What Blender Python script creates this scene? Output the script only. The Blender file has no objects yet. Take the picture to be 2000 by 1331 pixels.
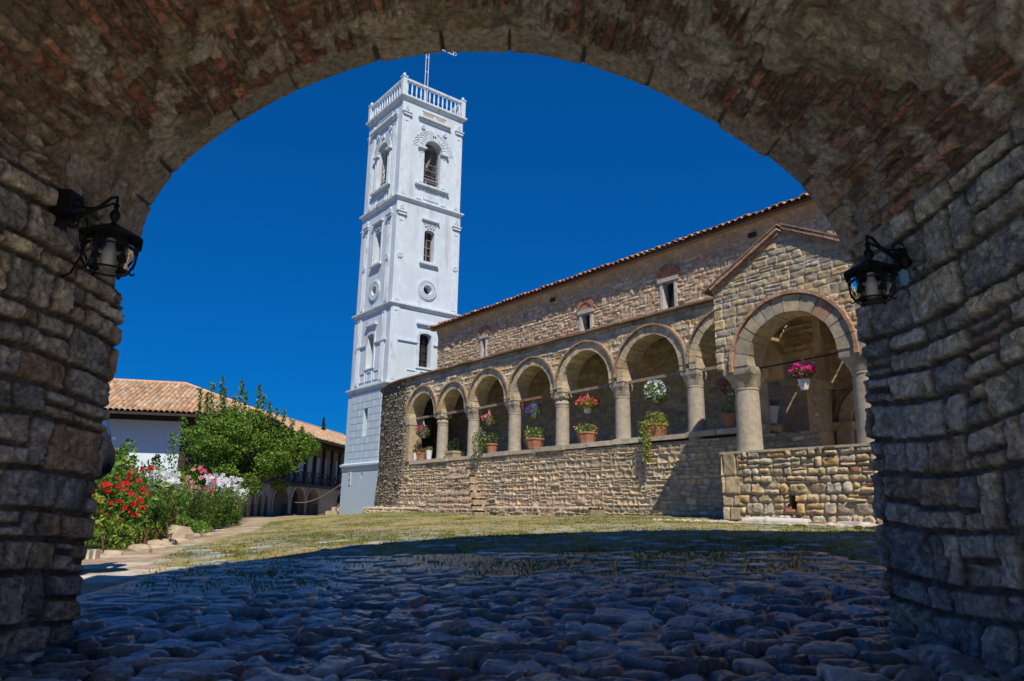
import bpy, math, random
import numpy as np
from mathutils import Matrix, Vector
from mathutils.geometry import tessellate_polygon
R = math.radians
PI = math.pi
scene = bpy.context.scene
col = scene.collection

# ------------------------------------------------------------------ camera, light, exposure
# z = 0 is the eye level of the photographer; the cobbles under the gate lie at about z = -0.66
PITCH, ROLL, FOC = R(13.3487), R(0.9033), 1401.58
fwd = Vector((0, math.cos(PITCH), math.sin(PITCH)))
rt0 = Vector((1, 0, 0)); up0 = rt0.cross(fwd)
rt = math.cos(ROLL)*rt0 + math.sin(ROLL)*up0
up = -math.sin(ROLL)*rt0 + math.cos(ROLL)*up0
cam = bpy.data.cameras.new('camera'); camo = bpy.data.objects.new('camera', cam); col.objects.link(camo)
cam.sensor_fit = 'HORIZONTAL'; cam.sensor_width = 36; cam.lens = 36*FOC/2000
cam.clip_start = 0.05; cam.clip_end = 3000
camo.matrix_world = Matrix(((rt.x, up.x, -fwd.x, 0), (rt.y, up.y, -fwd.y, 0), (rt.z, up.z, -fwd.z, 0), (0, 0, 0, 1)))
scene.camera = camo

CH = Matrix.Rotation(R(-51.937), 4, 'Z')          # frame of the church: x along its long wall, y into it
WF = Matrix.Identity(4)
SUN = (CH.to_3x3() @ Vector((2.0, -1.08, 3.0))).normalized()
world = bpy.data.worlds.new('World'); scene.world = world; world.use_nodes = True
wn = world.node_tree; wn.nodes.clear()
sky = wn.nodes.new('ShaderNodeTexSky'); sky.sky_type = 'NISHITA'; sky.sun_disc = False
sky.sun_elevation = math.asin(SUN.z); sky.sun_rotation = math.atan2(SUN.x, SUN.y)
sky.altitude = 300; sky.air_density = 1.0; sky.dust_density = 0.2; sky.ozone_density = 4.0
mul = wn.nodes.new('ShaderNodeMix'); mul.data_type = 'RGBA'; mul.blend_type = 'MULTIPLY'; mul.inputs[0].default_value = 1
mul.inputs[7].default_value = (0.008, 0.365, 0.98, 1)
gam = wn.nodes.new('ShaderNodeGamma'); gam.inputs[1].default_value = 0.62
bg = wn.nodes.new('ShaderNodeBackground'); bg.inputs[1].default_value = 0.125
wo = wn.nodes.new('ShaderNodeOutputWorld')
wn.links.new(sky.outputs[0], gam.inputs[0]); wn.links.new(gam.outputs[0], mul.inputs[6]); wn.links.new(mul.outputs[2], bg.inputs[0]); wn.links.new(bg.outputs[0], wo.inputs[0])
sl = bpy.data.lights.new('sun', 'SUN'); sl.energy = 3.9; sl.angle = R(0.53); sl.color = (1.0, 0.89, 0.73)
so = bpy.data.objects.new('sun', sl); col.objects.link(so)
so.rotation_euler = SUN.to_track_quat('Z', 'Y').to_euler()
scene.view_settings.view_transform = 'Standard'; scene.view_settings.look = 'None'
scene.view_settings.exposure = 0.40; scene.view_settings.gamma = 1

# ------------------------------------------------------------------ noise
def h01(a, b=0, s=0):
    a = np.asarray(a).astype(np.int64).astype(np.uint64); b = np.asarray(b).astype(np.int64).astype(np.uint64)
    x = a*np.uint64(0x9E3779B97F4A7C15) + b*np.uint64(0xC2B2AE3D27D4EB4F) + np.uint64(int(s)*7919+12345)
    x ^= x >> np.uint64(29); x = x*np.uint64(0xBF58476D1CE4E5B9); x ^= x >> np.uint64(32)
    x = x*np.uint64(0x94D049BB133111EB); x ^= x >> np.uint64(31)
    return (x >> np.uint64(40)).astype(np.float64)/float(1 << 24)
def vnoise(x, y, s=0):
    xi = np.floor(x); yi = np.floor(y); fx = x-xi; fy = y-yi
    fx = fx*fx*(3-2*fx); fy = fy*fy*(3-2*fy)
    a = h01(xi, yi, s); b = h01(xi+1, yi, s); c = h01(xi, yi+1, s); d = h01(xi+1, yi+1, s)
    return (a*(1-fx)+b*fx)*(1-fy) + (c*(1-fx)+d*fx)*fy
def fbm(x, y, o=3, s=0):
    t = 0; w = 1; tw = 0
    for i in range(o):
        t = t + w*vnoise(x*2**i+17.3*i, y*2**i-9.1*i, s+i*31); tw += w; w *= .5
    return t/tw
def sst(a, b, x):
    t = np.clip((x-a)/(b-a), 0, 1); return t*t*(3-2*t)
def mixc(a, b, w): return a*(1-w[:, None]) + b*w[:, None]

# ------------------------------------------------------------------ masonry height field
def masonry(U, V, ch, cw, seed, pal, mort, mw=.012, warp=.02, amp=.03, bev=.03, rough=.006, split=.25, rnd=.4,
            miss=.02, hvar=.4, wvar=.5, pw=None, cvar=.3, ext=None, tilt=1.0):
    U = U.astype(float); V = V.astype(float)
    wf = 1/(ch*2.2)
    Uw = U + warp*(2*fbm(U*wf, V*wf, 3, seed+1)-1); Vw = V + warp*(2*fbm(U*wf*.5, V*wf*.8, 3, seed+2)-1)
    umn, umx, vmn, vmx = ext if ext else (Uw.min(), Uw.max(), Vw.min(), Vw.max())
    v0 = vmn-ch*2; n = int((vmx-v0)/ch*1.6)+6
    hs = ch*(1+hvar*(2*h01(np.arange(n), 3, seed)-1)); ve = v0+np.concatenate([[0], np.cumsum(hs)])
    j = np.clip(np.searchsorted(ve, Vw)-1, 0, n-1)
    m = int((umx-umn)/cw*1.8)+8; u0 = umn-3*cw
    jj, kk = np.meshgrid(np.arange(n), np.arange(m), indexing='ij')
    ws = cw*(1+wvar*(2*h01(jj, kk, seed+5)-1)); ue = u0 - h01(np.arange(n), 9, seed)[:, None]*cw + np.cumsum(ws, 1)
    BIG = (umx-u0)+cw*m*2+10
    flat = (ue + np.arange(n)[:, None]*BIG*2).ravel()
    pos = np.searchsorted(flat, Uw + j*BIG*2)-1
    k = np.clip(pos - j*m, 0, m-2)
    ul = ue[j, k]; ur = ue[j, k+1]; vb = ve[j]; vt = ve[j+1]
    idh = h01(j, k, seed+7)
    sp = (h01(j, k, seed+11) < split)
    fr = .35+.3*h01(j, k, seed+12); vm = vb+(vt-vb)*fr
    upper = Vw > vm
    vb2 = np.where(sp & upper, vm, vb); vt2 = np.where(sp & ~upper, vm, vt)
    kid = k*2 + (sp & upper)
    r1 = h01(j, kid, seed+13); r2 = h01(j, kid, seed+14); r3 = h01(j, kid, seed+15); r4 = h01(j, kid, seed+16); r5 = h01(j, kid, seed+17)
    uc = (ul+ur)/2; vc = (vb2+vt2)/2; hx = (ur-ul)/2; hy = (vt2-vb2)/2
    px = Uw-uc; py = Vw-vc
    # slight rotation of every stone
    an = (r5-.5)*.16*min(2, warp/.02)*tilt; px, py = px - an*py, py + an*px*.5
    rr = rnd*(.5+r4)*np.minimum(hx, hy)
    qx = np.abs(px)-hx+rr; qy = np.abs(py)-hy+rr
    sd = np.hypot(np.maximum(qx, 0), np.maximum(qy, 0)) + np.minimum(np.maximum(qx, qy), 0) - rr
    d = -sd - mw/2 - .012*(fbm(U/ch*3, V/ch*3, 2, seed+20)-.5)*min(1, ch/.12)
    t = np.clip(d/bev, 0, 1); prof = np.sqrt(1-(1-t)**2)
    ms = r2 < miss
    cr = fbm(U/ch*2.1, V/ch*2.1, 4, seed+21)-.5
    h = prof*(amp*(.45+.75*r1) + (px*(r3-.5)+py*(r4-.5))*amp*4.5*tilt + rough*3*cr)
    h += rough*.5*(fbm(U/.02, V/.02, 2, seed+23)-.5)
    h = np.where(ms, -amp*1.1*prof, h)
    pal = np.array(pal); pi = len(pal)
    cdf = np.cumsum(np.ones(pi) if pw is None else np.array(pw, float)); cdf /= cdf[-1]
    c = pal[np.clip(np.searchsorted(cdf, r2 if miss == 0 else h01(j, kid, seed+33)), 0, pi-1)]
    c = c*(1-cvar/2+cvar*r1)[:, None]*(.8+.4*fbm(U/ch*1.3, V/ch*1.3, 3, seed+25))[:, None]
    mo = np.array(mort)[None]*(.8+.4*fbm(U*6, V*6, 3, seed+26))[:, None]
    w = sst(-.002, .010, d)
    return h, mixc(mo, c, w), prof

def voro(x, y, s):
    xi = np.floor(x); yi = np.floor(y); F1 = np.full(x.shape, 9.); F2 = F1.copy(); bx = np.zeros_like(x); by = bx.copy(); dx = bx.copy(); dy = bx.copy()
    for a in (-1, 0, 1):
        for b in (-1, 0, 1):
            cx = xi+a; cy = yi+b; px = cx+.08+.84*h01(cx, cy, s); py = cy+.08+.84*h01(cx, cy, s+1)
            ex = x-px; ey = y-py; d = (np.abs(ex)**2.6+np.abs(ey)**2.6)**(1/2.6)*(.62+.85*h01(cx, cy, s+2))
            n = d < F1; F2 = np.where(n, F1, np.minimum(F2, d)); F1 = np.where(n, d, F1)
            bx = np.where(n, cx, bx); by = np.where(n, cy, by); dx = np.where(n, ex, dx); dy = np.where(n, ey, dy)
    return F1, F2, bx, by, dx, dy
def rubble(U, V, ch, cw, seed, pal, mort, amp=.05, rough=.02, edge=.20, cvar=.45, w=.5):
    wu = U + cw*w*(fbm(U/cw*.9, V/ch*.9, 2, seed)-.5); wv = V + ch*w*1.2*(fbm(U/cw*.7+7, V/ch*.7, 2, seed+1)-.5)
    row = np.floor(wv/ch); F1, F2, bx, by, dx, dy = voro(wu/cw + .5*h01(row, 0, seed+2), wv/ch, seed+3)
    r1 = h01(bx, by, seed+5); r2 = h01(bx, by, seed+6); r3 = h01(bx, by, seed+7)
    e = F2-F1-.05-.10*(fbm(U/ch*2.2, V/ch*2.2, 3, seed+8)-.5); t = np.clip(e/edge, 0, 1); prof = np.sqrt(1-(1-t)**2)
    cr = fbm(U/ch*2.4, V/ch*2.4, 4, seed+9)-.5
    h = prof*(amp*(.35+.8*r1) + (dx*(r2-.5)+dy*(r3-.5))*amp*.7 + rough*3*cr) + rough*.5*(fbm(U/.02, V/.02, 2, seed+10)-.5)
    pal = np.array(pal); c = pal[np.minimum((r3*len(pal)).astype(int), len(pal)-1)]*(1-cvar/2+cvar*r2)[:, None]*(.8+.4*fbm(U/ch*1.2, V/ch*1.2, 3, seed+11))[:, None]
    mo = np.array(mort)[None]*(.75+.5*fbm(U*6, V*6, 3, seed+12))[:, None]
    return h, mixc(mo, c, sst(-.01, .05, e)), prof

# ------------------------------------------------------------------ objects
MAT = {}; M = {}
def thing(name, label, cat, base=(0, 0, 0), frame=WF, rz=0, group=None):
    o = bpy.data.objects.new(name, None); col.objects.link(o)
    m = frame @ Matrix.Translation(base) @ Matrix.Rotation(rz, 4, 'Z')
    o.matrix_world = m; M[o] = m; o.empty_display_size = .2
    tagp(o, label, cat, group); return o
def tagp(o, label, cat, group=None):
    o['label'] = label; o['category'] = cat
    if group: o['group'] = group
def build(name, mesh, mat, parent=None, frame=WF, base=None, smooth=None):
    """mesh: MB or (verts, faces ndarray, cols) given in coordinates of `frame`"""
    if isinstance(mesh, MB): V, Fc, C = mesh.arrays()
    else: V, Fc, C = mesh
    V = np.asarray(V, float)
    if parent is not None: mm = M[parent].inverted() @ frame
    elif base is not None: mm = Matrix.Translation(-Vector(base))
    else: mm = Matrix.Identity(4)
    A = np.array(mm); V = V @ A[:3, :3].T + A[:3, 3]
    me = bpy.data.meshes.new(name)
    if isinstance(Fc, np.ndarray):
        nf, k = Fc.shape
        me.vertices.add(len(V)); me.vertices.foreach_set('co', V.ravel().astype(np.float32))
        me.loops.add(nf*k); me.loops.foreach_set('vertex_index', Fc.ravel().astype(np.int32))
        me.polygons.add(nf); me.polygons.foreach_set('loop_start', (np.arange(nf)*k).astype(np.int32))
        me.update(calc_edges=True); me.validate()
    else:
        me.from_pydata(V.tolist(), [], Fc); me.update()
    if C is not None:
        at = me.color_attributes.new('Col', 'FLOAT_COLOR', 'POINT')
        a = np.ones((len(V), 4), np.float32); a[:, :3] = np.clip(C, 0, 1); at.data.foreach_set('color', a.ravel())
    if smooth is not None:
        me.polygons.foreach_set('use_smooth', np.ones(len(me.polygons), bool))
        if smooth < 180: me.set_sharp_from_angle(angle=R(smooth))
    me.materials.append(MAT[mat] if isinstance(mat, str) else mat)
    o = bpy.data.objects.new(name, me); col.objects.link(o)
    if parent is not None:
        o.parent = parent; M[o] = M[parent]
    elif base is not None:
        o.matrix_world = frame @ Matrix.Translation(base); M[o] = o.matrix_world.copy()
    else:
        o.matrix_world = frame; M[o] = frame
    return o

class MB:
    def __init__(s): s.v = []; s.f = []; s.c = []; s.hc = False
    def add(s, V, F, c=None):
        n = len(s.v); s.v += [tuple(map(float, p)) for p in V]; s.f += [tuple(i+n for i in f) for f in F]
        if c is not None: s.hc = True
        s.c += [c if c is not None else (.5, .5, .5)]*len(V); return s
    def arrays(s): return np.array(s.v), s.f, (np.array(s.c) if s.hc else None)
    def box(s, x0, x1, y0, y1, z0, z1, c=None):
        V = [(x, y, z) for x in (x0, x1) for y in (y0, y1) for z in (z0, z1)]
        return s.add(V, [(0, 1, 3, 2), (4, 6, 7, 5), (0, 4, 5, 1), (2, 3, 7, 6), (0, 2, 6, 4), (1, 5, 7, 3)], c)
    def obox(s, c0, ax, ay, az, c=None):
        c0, ax, ay, az = map(Vector, (c0, ax, ay, az))
        V = [c0+i*ax+j*ay+k*az for i in (-1, 1) for j in (-1, 1) for k in (-1, 1)]
        return s.add(V, [(0, 1, 3, 2), (4, 6, 7, 5), (0, 4, 5, 1), (2, 3, 7, 6), (0, 2, 6, 4), (1, 5, 7, 3)], c)
    def bar(s, a, b, w, h=None, c=None, upv=(0, 0, 1)):
        a, b = Vector(a), Vector(b); d = b-a; L = d.length/2
        d.normalize(); u = Vector(upv)
        if abs(d.dot(u)) > .98: u = Vector((1, 0, 0))
        x = d.cross(u).normalized(); z = x.cross(d).normalized()
        return s.obox((a+b)/2, d*L, x*w/2, z*(h or w)/2, c)
    def tube(s, pts, r, seg=8, c=None, caps=True):
        pts = [Vector(p) for p in pts]; n = len(pts); rs = r if hasattr(r, '__len__') else [r]*n
        V = []; F = []; ref = Vector((0, 0, 1))
        for i, p in enumerate(pts):
            d = (pts[min(i+1, n-1)]-pts[max(i-1, 0)]).normalized()
            if abs(d.dot(ref)) > .95: ref = Vector((1, .1, 0)).normalized()
            x = d.cross(ref).normalized(); y = x.cross(d).normalized(); ref = y if abs(y.dot(d)) < .9 else ref
            for k in range(seg):
                a = 2*PI*k/seg; V.append(p+(x*math.cos(a)+y*math.sin(a))*rs[i])
        for i in range(n-1):
            for k in range(seg):
                a = i*seg+k; b = i*seg+(k+1) % seg; F.append((a, b, b+seg, a+seg))
        if caps: F.append(tuple(range(seg))[::-1]); F.append(tuple((n-1)*seg+k for k in range(seg)))
        return s.add(V, F, c)
    def lathe(s, prof, cen=(0, 0, 0), seg=20, c=None, square=None, caps=True):
        """prof: [(r, z)]; square(i): list of 0..1 squareness per ring"""
        V = []; F = []; n = len(prof)
        for i, (r, z) in enumerate(prof):
            q = square[i] if square else 0
            for k in range(seg):
                a = 2*PI*k/seg; ca, sa = math.cos(a), math.sin(a)
                m = max(abs(ca), abs(sa)); f = (1-q)+q/m
                V.append((cen[0]+r*ca*f, cen[1]+r*sa*f, cen[2]+z))
        for i in range(n-1):
            for k in range(seg):
                a = i*seg+k; b = i*seg+(k+1) % seg; F.append((a, b, b+seg, a+seg))
        if caps:
            F.append(tuple(range(seg))[::-1]); F.append(tuple((n-1)*seg+k for k in range(seg)))
        return s.add(V, F, c)
    def plate(s, loops, P, t0, t1, c=None):
        """loops of (a, z); P(a, z, t) -> point; a slab from t0 to t1 with holes (all loops but the first)"""
        tri = tessellate_polygon([[Vector((a, z, 0)) for a, z in L] for L in loops])
        flat = [q for L in loops for q in L]; n = len(flat)
        V = [P(a, z, t0) for a, z in flat] + [P(a, z, t1) for a, z in flat]
        F = [tuple(t) for t in tri] + [tuple(i+n for i in t)[::-1] for t in tri]
        st = 0
        for L in loops:
            m = len(L)
            for i in range(m):
                a = st+i; b = st+(i+1) % m; F.append((a, b, b+n, a+n))
            st += m
        return s.add(V, F, c)
    def voussoirs(s, ca, cz, r0, r1, a0, a1, n, P, t0, t1, seed=0, pal=None, gap=.012, rv=.0, cseg=3, sx=1, sz=1):
        rg = random.Random(seed); wts = [rg.uniform(.7, 1.3) for _ in range(n)]; T = sum(wts); a = a0
        for w in wts:
            b = a+(a1-a0)*w/T; g = gap/2/r0; aa, bb = a+g*(1 if a1 > a0 else -1), b-g*(1 if a1 > a0 else -1)
            ri = r0+rg.uniform(-rv, rv)*.5; ro = r1+rg.uniform(-rv, rv); tt = t0+rg.uniform(-.006, .006)
            th = [aa+(bb-aa)*i/cseg for i in range(cseg+1)]
            L = [(ca+ri*math.cos(x)*sx, cz+ri*math.sin(x)*sz) for x in th] + [(ca+ro*math.cos(x)*sx, cz+ro*math.sin(x)*sz) for x in th[::-1]]
            cc = None
            if pal: q = rg.choice(pal); k = rg.uniform(.85, 1.15); cc = tuple(x*k for x in q)
            s.plate([L], P, tt, t1, cc); a = b
        return s

def sheet(name, Pf, Nf, us, vs, hf, mat, parent=None, frame=WF, mask=None, base=None, flip=False, smooth=40):
    """grid of us x vs; hf(U, V) -> (height, colour); mask(U, V) -> keep"""
    U, V = np.meshgrid(us, vs, indexing='ij'); nu, nv = U.shape; U = U.ravel(); V = V.ravel()
    h, c = hf(U, V)
    P = Pf(U, V) + Nf(U, V)*h[:, None]
    i, j = np.meshgrid(np.arange(nu-1), np.arange(nv-1), indexing='ij'); a = (i*nv+j).ravel()
    Fc = np.stack([a, a+nv, a+nv+1, a+1], 1)
    if flip: Fc = Fc[:, ::-1]
    if mask is not None:
        uc = U[Fc].mean(1); vc = V[Fc].mean(1); Fc = Fc[mask(uc, vc)]
    used = np.zeros(len(P), bool); used[Fc.ravel()] = True
    idx = np.cumsum(used)-1
    return build(name, (P[used], idx[Fc], c[used]), mat, parent, frame, base, smooth=smooth)
def const(v): return lambda U, V: np.tile(np.array(v, float), (len(U), 1))
def inpoly(x, y, poly):
    ins = np.zeros(len(x), bool); n = len(poly)
    for i in range(n):
        x1, y1 = poly[i]; x2, y2 = poly[(i+1) % n]
        if y1 == y2: continue
        c = ((y1 > y) != (y2 > y)) & (x < (x2-x1)*(y-y1)/(y2-y1)+x1); ins ^= c
    return ins
def archloop(cx, w, z0, zs, n=14, rise=None):
    r = w/2; rise = r if rise is None else rise
    return [(cx-r, z0), (cx+r, z0)] + [(cx+r*math.cos(PI*i/n), zs+rise*math.sin(PI*i/n)) for i in range(n+1)]

# ------------------------------------------------------------------ materials
def newmat(name):
    m = bpy.data.materials.new(name); m.use_nodes = True; nt = m.node_tree; b = nt.nodes['Principled BSDF']; MAT[name] = m
    return m, nt, b
def mat(name, c=None, rough=.85, vary=.25, scale=8, bump=.3, bscale=60, bdist=.004, metal=0, spec=.3, stain=None, trans=0, attr=False, sub=0, bscale2=None):
    m, nt, b = newmat(name); N = nt.nodes; Lk = nt.links
    tc = N.new('ShaderNodeTexCoord')
    if attr:
        a = N.new('ShaderNodeAttribute'); a.attribute_name = 'Col'; src = a.outputs[0]
    else:
        a = N.new('ShaderNodeRGB'); a.outputs[0].default_value = (*c, 1); src = a.outputs[0]
    n1 = N.new('ShaderNodeTexNoise'); n1.inputs['Scale'].default_value = scale; n1.inputs['Detail'].default_value = 8; n1.inputs['Roughness'].default_value = .65
    Lk.new(tc.outputs['Object'], n1.inputs['Vector'])
    mr = N.new('ShaderNodeMapRange'); mr.inputs[1].default_value = .3; mr.inputs[2].default_value = .7
    mr.inputs[3].default_value = 1-vary; mr.inputs[4].default_value = 1+vary
    Lk.new(n1.outputs[0], mr.inputs[0])
    mx = N.new('ShaderNodeMix'); mx.data_type = 'RGBA'; mx.blend_type = 'MULTIPLY'; mx.inputs[0].default_value = 1
    Lk.new(src, mx.inputs[6]); Lk.new(mr.outputs[0], mx.inputs[7]); out = mx.outputs[2]
    if stain:
        n3 = N.new('ShaderNodeTexNoise'); n3.inputs['Scale'].default_value = stain[1]; n3.inputs['Detail'].default_value = 6
        mp = N.new('ShaderNodeMapping'); mp.inputs['Scale'].default_value = stain[3] if len(stain) > 3 else (1, 1, 1)
        Lk.new(tc.outputs['Object'], mp.inputs[0]); Lk.new(mp.outputs[0], n3.inputs['Vector'])
        r3 = N.new('ShaderNodeMapRange'); r3.inputs[1].default_value = stain[2]; r3.inputs[2].default_value = stain[2]+.18
        Lk.new(n3.outputs[0], r3.inputs[0])
        m3 = N.new('ShaderNodeMix'); m3.data_type = 'RGBA'; Lk.new(r3.outputs[0], m3.inputs[0]); Lk.new(out, m3.inputs[6])
        m3.inputs[7].default_value = (*stain[0], 1); out = m3.outputs[2]
    Lk.new(out, b.inputs['Base Color'])
    b.inputs['Roughness'].default_value = rough; b.inputs['Metallic'].default_value = metal
    b.inputs['Specular IOR Level'].default_value = spec
    if trans: b.inputs['Transmission Weight'].default_value = trans
    if bump:
        n2 = N.new('ShaderNodeTexNoise'); n2.inputs['Scale'].default_value = bscale; n2.inputs['Detail'].default_value = 6; n2.inputs['Roughness'].default_value = .7
        Lk.new(tc.outputs['Object'], n2.inputs['Vector'])
        bp = N.new('ShaderNodeBump'); bp.inputs['Strength'].default_value = bump; bp.inputs['Distance'].default_value = bdist
        Lk.new(n2.outputs[0], bp.inputs['Height']); Lk.new(bp.outputs[0], b.inputs['Normal'])
    return m
mat('masonry', attr=True, rough=.92, vary=.35, scale=9, bump=.9, bscale=38, bdist=.012, spec=.2)
mat('gate_masonry', attr=True, rough=.85, vary=.6, scale=26, bump=1.0, bscale=60, bdist=.022, spec=.3)
mat('cut_stone', attr=True, rough=.9, vary=.3, scale=7, bump=.8, bscale=40, bdist=.010, spec=.2)
mat('column_stone', (.40, .36, .30), rough=.9, vary=.25, scale=10, bump=.8, bscale=50, bdist=.010, stain=((.22, .20, .17), 5, .58))
mat('capital_stone', (.42, .38, .31), rough=.9, vary=.3, scale=9, bump=.9, bscale=45, bdist=.010, stain=((.20, .18, .15), 6, .55))
mat('marble', (.62, .60, .58), rough=.7, vary=.2, scale=8, bump=.5, bscale=40, bdist=.006, stain=((.35, .33, .3), 7, .56))
mat('ground', attr=True, rough=.95, vary=.35, scale=7, bump=.8, bscale=45, bdist=.010, spec=.15)
mat('cobbles', attr=True, rough=.27, vary=.5, scale=14, bump=1.0, bscale=50, bdist=.012, spec=.9)
mat('whitewash', (.60, .70, .80), rough=.85, vary=.09, scale=1.5, bump=.35, bscale=18, bdist=.008, stain=((.47, .52, .58), 2.2, .55, (1, 1, .16)))
mat('whitewash_trim', (.62, .71, .80), rough=.85, vary=.10, scale=4, bump=.4, bscale=30, bdist=.008, stain=((.45, .46, .47), 2.8, .56, (1, 1, .4)))
mat('grey_base_paint', (.44, .56, .68), rough=.8, vary=.07, scale=3, bump=.2, bscale=20, bdist=.005)
mat('block_paint', (.50, .62, .73), rough=.8, vary=.07, scale=3, bump=.2, bscale=20, bdist=.005)
mat('house_plaster', (.70, .82, .90), rough=.9, vary=.04, scale=2, bump=.1)
mat('grey_plaster', (.30, .29, .31), rough=.9, vary=.12, scale=2, bump=.2)
mat('cream_plaster', (.33, .265, .20), rough=.9, vary=.2, scale=3, bump=.4, bscale=20)
mat('old_plaster', (.42, .33, .23), rough=.95, vary=.3, scale=3, bump=.6, bscale=18, bdist=.015)
mat('dark_wood', (.05, .035, .03), rough=.7, vary=.4, scale=6, bump=.4)
mat('grey_wood', (.27, .22, .19), rough=.85, vary=.35, scale=9, bump=.6)
mat('red_wood', (.30, .15, .10), rough=.85, vary=.35, scale=9, bump=.6)
mat('iron', (.012, .012, .014), rough=.55, vary=.3, scale=20, bump=.5, bscale=90, bdist=.003, metal=.4, spec=.4)
mat('rust', (.12, .06, .035), rough=.85, vary=.4, scale=20, bump=.4)
mat('white_metal', (.80, .80, .80), rough=.5, vary=.08, bump=0)
mat('tiles', attr=True, rough=.9, vary=.45, scale=14, bump=.5, bscale=50, bdist=.008)
mat('brick', attr=True, rough=.9, vary=.35, scale=14, bump=.7, bscale=50, bdist=.008)
mat('terracotta', (.38, .18, .11), rough=.8, vary=.25, scale=14, bump=.3, bscale=60, stain=((.52, .34, .26), 9, .6))
mat('white_pot', (.72, .76, .84), rough=.35, vary=.05, bump=0, spec=.5)
mat('stone_pot', (.40, .33, .22), rough=.85, vary=.2, bump=.5)
mat('window_dark', (.02, .024, .03), rough=.12, vary=.2, bump=0, spec=.6)
mat('unlit_interior', (.035, .03, .028), rough=.9, vary=.2, bump=0)  # near-black colour stands for the shade of unlit interiors
mat('leaf', attr=True, rough=.55, vary=.25, scale=20, bump=0, spec=.35)
mat('petal', attr=True, rough=.6, vary=.1, scale=20, bump=0, spec=.2)
mat('green_stem', (.09, .14, .03), rough=.7, vary=.2, bump=0)
mat('pale_paving', (.62, .54, .42), rough=.85, vary=.2, bump=.3)
mat('bark', (.13, .10, .075), rough=.9, vary=.35, scale=14, bump=.9, bscale=30, bdist=.02)
mat('cloth_black', (.007, .009, .018), rough=.7, vary=.3, scale=10, bump=.5, bscale=30, bdist=.01)
mat('denim', (.05, .09, .17), rough=.85, vary=.25, scale=30, bump=.3)
mat('shirt', (.03, .10, .28), rough=.85, vary=.1, scale=10, bump=.2)
mat('skin', (.45, .27, .19), rough=.6, vary=.08, bump=0)
mat('hair', (.03, .02, .015), rough=.6, vary=.3, bump=.4)
mat('plastic_blue', (.16, .38, .62), rough=.4, vary=.05, bump=0)
mat('bulb', (.55, .57, .58), rough=.4, vary=.1, bump=0)
mat('rope', (.35, .30, .24), rough=.9, vary=.2, bump=.3)
mat('sign_print', attr=True, rough=.6, vary=.05, bump=0)
# clear lantern glass
m, nt, b = newmat('glass'); b.inputs['Base Color'].default_value = (.95, .97, .95, 1); b.inputs['Roughness'].default_value = .04
b.inputs['Transmission Weight'].default_value = 1; b.inputs['IOR'].default_value = 1.3
# leaves let some light through
MAT['cobbles'].node_tree.nodes['Principled BSDF'].inputs['Coat Weight'].default_value = .45
MAT['cobbles'].node_tree.nodes['Principled BSDF'].inputs['Coat Roughness'].default_value = .22
for nm, w in (('leaf', .30), ('petal', .35)):
    nt = MAT[nm].node_tree; b = nt.nodes['Principled BSDF']; o = [n for n in nt.nodes if n.type == 'OUTPUT_MATERIAL'][0]
    tr = nt.nodes.new('ShaderNodeBsdfTranslucent'); ms = nt.nodes.new('ShaderNodeMixShader'); ms.inputs[0].default_value = w
    src = b.inputs['Base Color'].links[0].from_socket; nt.links.new(src, tr.inputs[0])
    nt.links.new(b.outputs[0], ms.inputs[1]); nt.links.new(tr.outputs[0], ms.inputs[2]); nt.links.new(ms.outputs[0], o.inputs[0])

# ------------------------------------------------------------------ ground
def chw(x, y, z=0):
    v = CH @ Vector((x, y, z)); return (v.x, v.y, v.z)
GP = [(-2.5, 4.4, -.74), (2.3, 4.4, -.60), (0, 0, -.70), (-3, -3, -.72), (3, -3, -.66), (0, 2.5, -.68), (0, 4.4, -.66),
      (2.2, 10.5, -.25), (5.3, 10.5, -.24), (-.64, 9.8, -.35), (-2.4, 9, -.50), (-3.6, 6.5, -.63), (-5, 9.3, -.61), (-6.7, 16, -.61),
      (-9, 24, -.60), (-12.5, 35, -.60), (-14.6, 40, -.62), (-13.5, 60, -.62), (-20, 38, -.6), (-6, 31, -.48), (4.5, 5.5, -.5), (9, 7, -.35), (-30, 60, -.7), (20, 60, -.3), (-12, 12, -.62), (-12, -3, -.7), (12, -3, -.6)]
GP += [chw(-11.1, 13.2, -.06), chw(-17, 13.2, -.10), chw(-24, 13.0, -.14), chw(-8.3, 11.6, -.13), chw(-5.5, 11.6, -.16), chw(-31, 16, -.24), chw(-34, 16, -.28), chw(-20, 11, -.16)]
GP = np.array(GP)
def _tps():
    X = GP[:, :2]; n = len(X); r = np.linalg.norm(X[:, None]-X[None], axis=2)
    K = np.where(r > 0, r**2*np.log(r+1e-9), 0) + np.eye(n)*.5; P = np.c_[np.ones(n), X]
    A = np.block([[K, P], [P.T, np.zeros((3, 3))]]); return np.linalg.solve(A, np.r_[GP[:, 2], 0, 0, 0])
TW = _tps()
def gz(x, y):
    x = np.atleast_1d(np.asarray(x, float)); y = np.atleast_1d(np.asarray(y, float)); z = TW[-3]+TW[-2]*x+TW[-1]*y
    for (a, b, _), w in zip(GP, TW[:-3]):
        r = np.hypot(x-a, y-b); z = z + w*r**2*np.log(r+1e-9)
    far = sst(45, 75, np.hypot(x, y-20)); return z*(1-far)+(-.65)*far
def g1(x, y): return float(gz(x, y)[0])
BED = [(-6.5, 8.0), (-5.1, 8.9), (-4.75, 9.6), (-6.7, 16), (-9, 24), (-12.5, 35), (-14, 39)]
LAWN = [(-2.9, 4.6), (-3.3, 6.6), (-3.9, 8.2), (-4.5, 10.5), (-6.1, 18), (-9.2, 29), (-12.3, 39)]
def xline(L, y): return np.interp(y, [p[1] for p in L], [p[0] for p in L])
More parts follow.
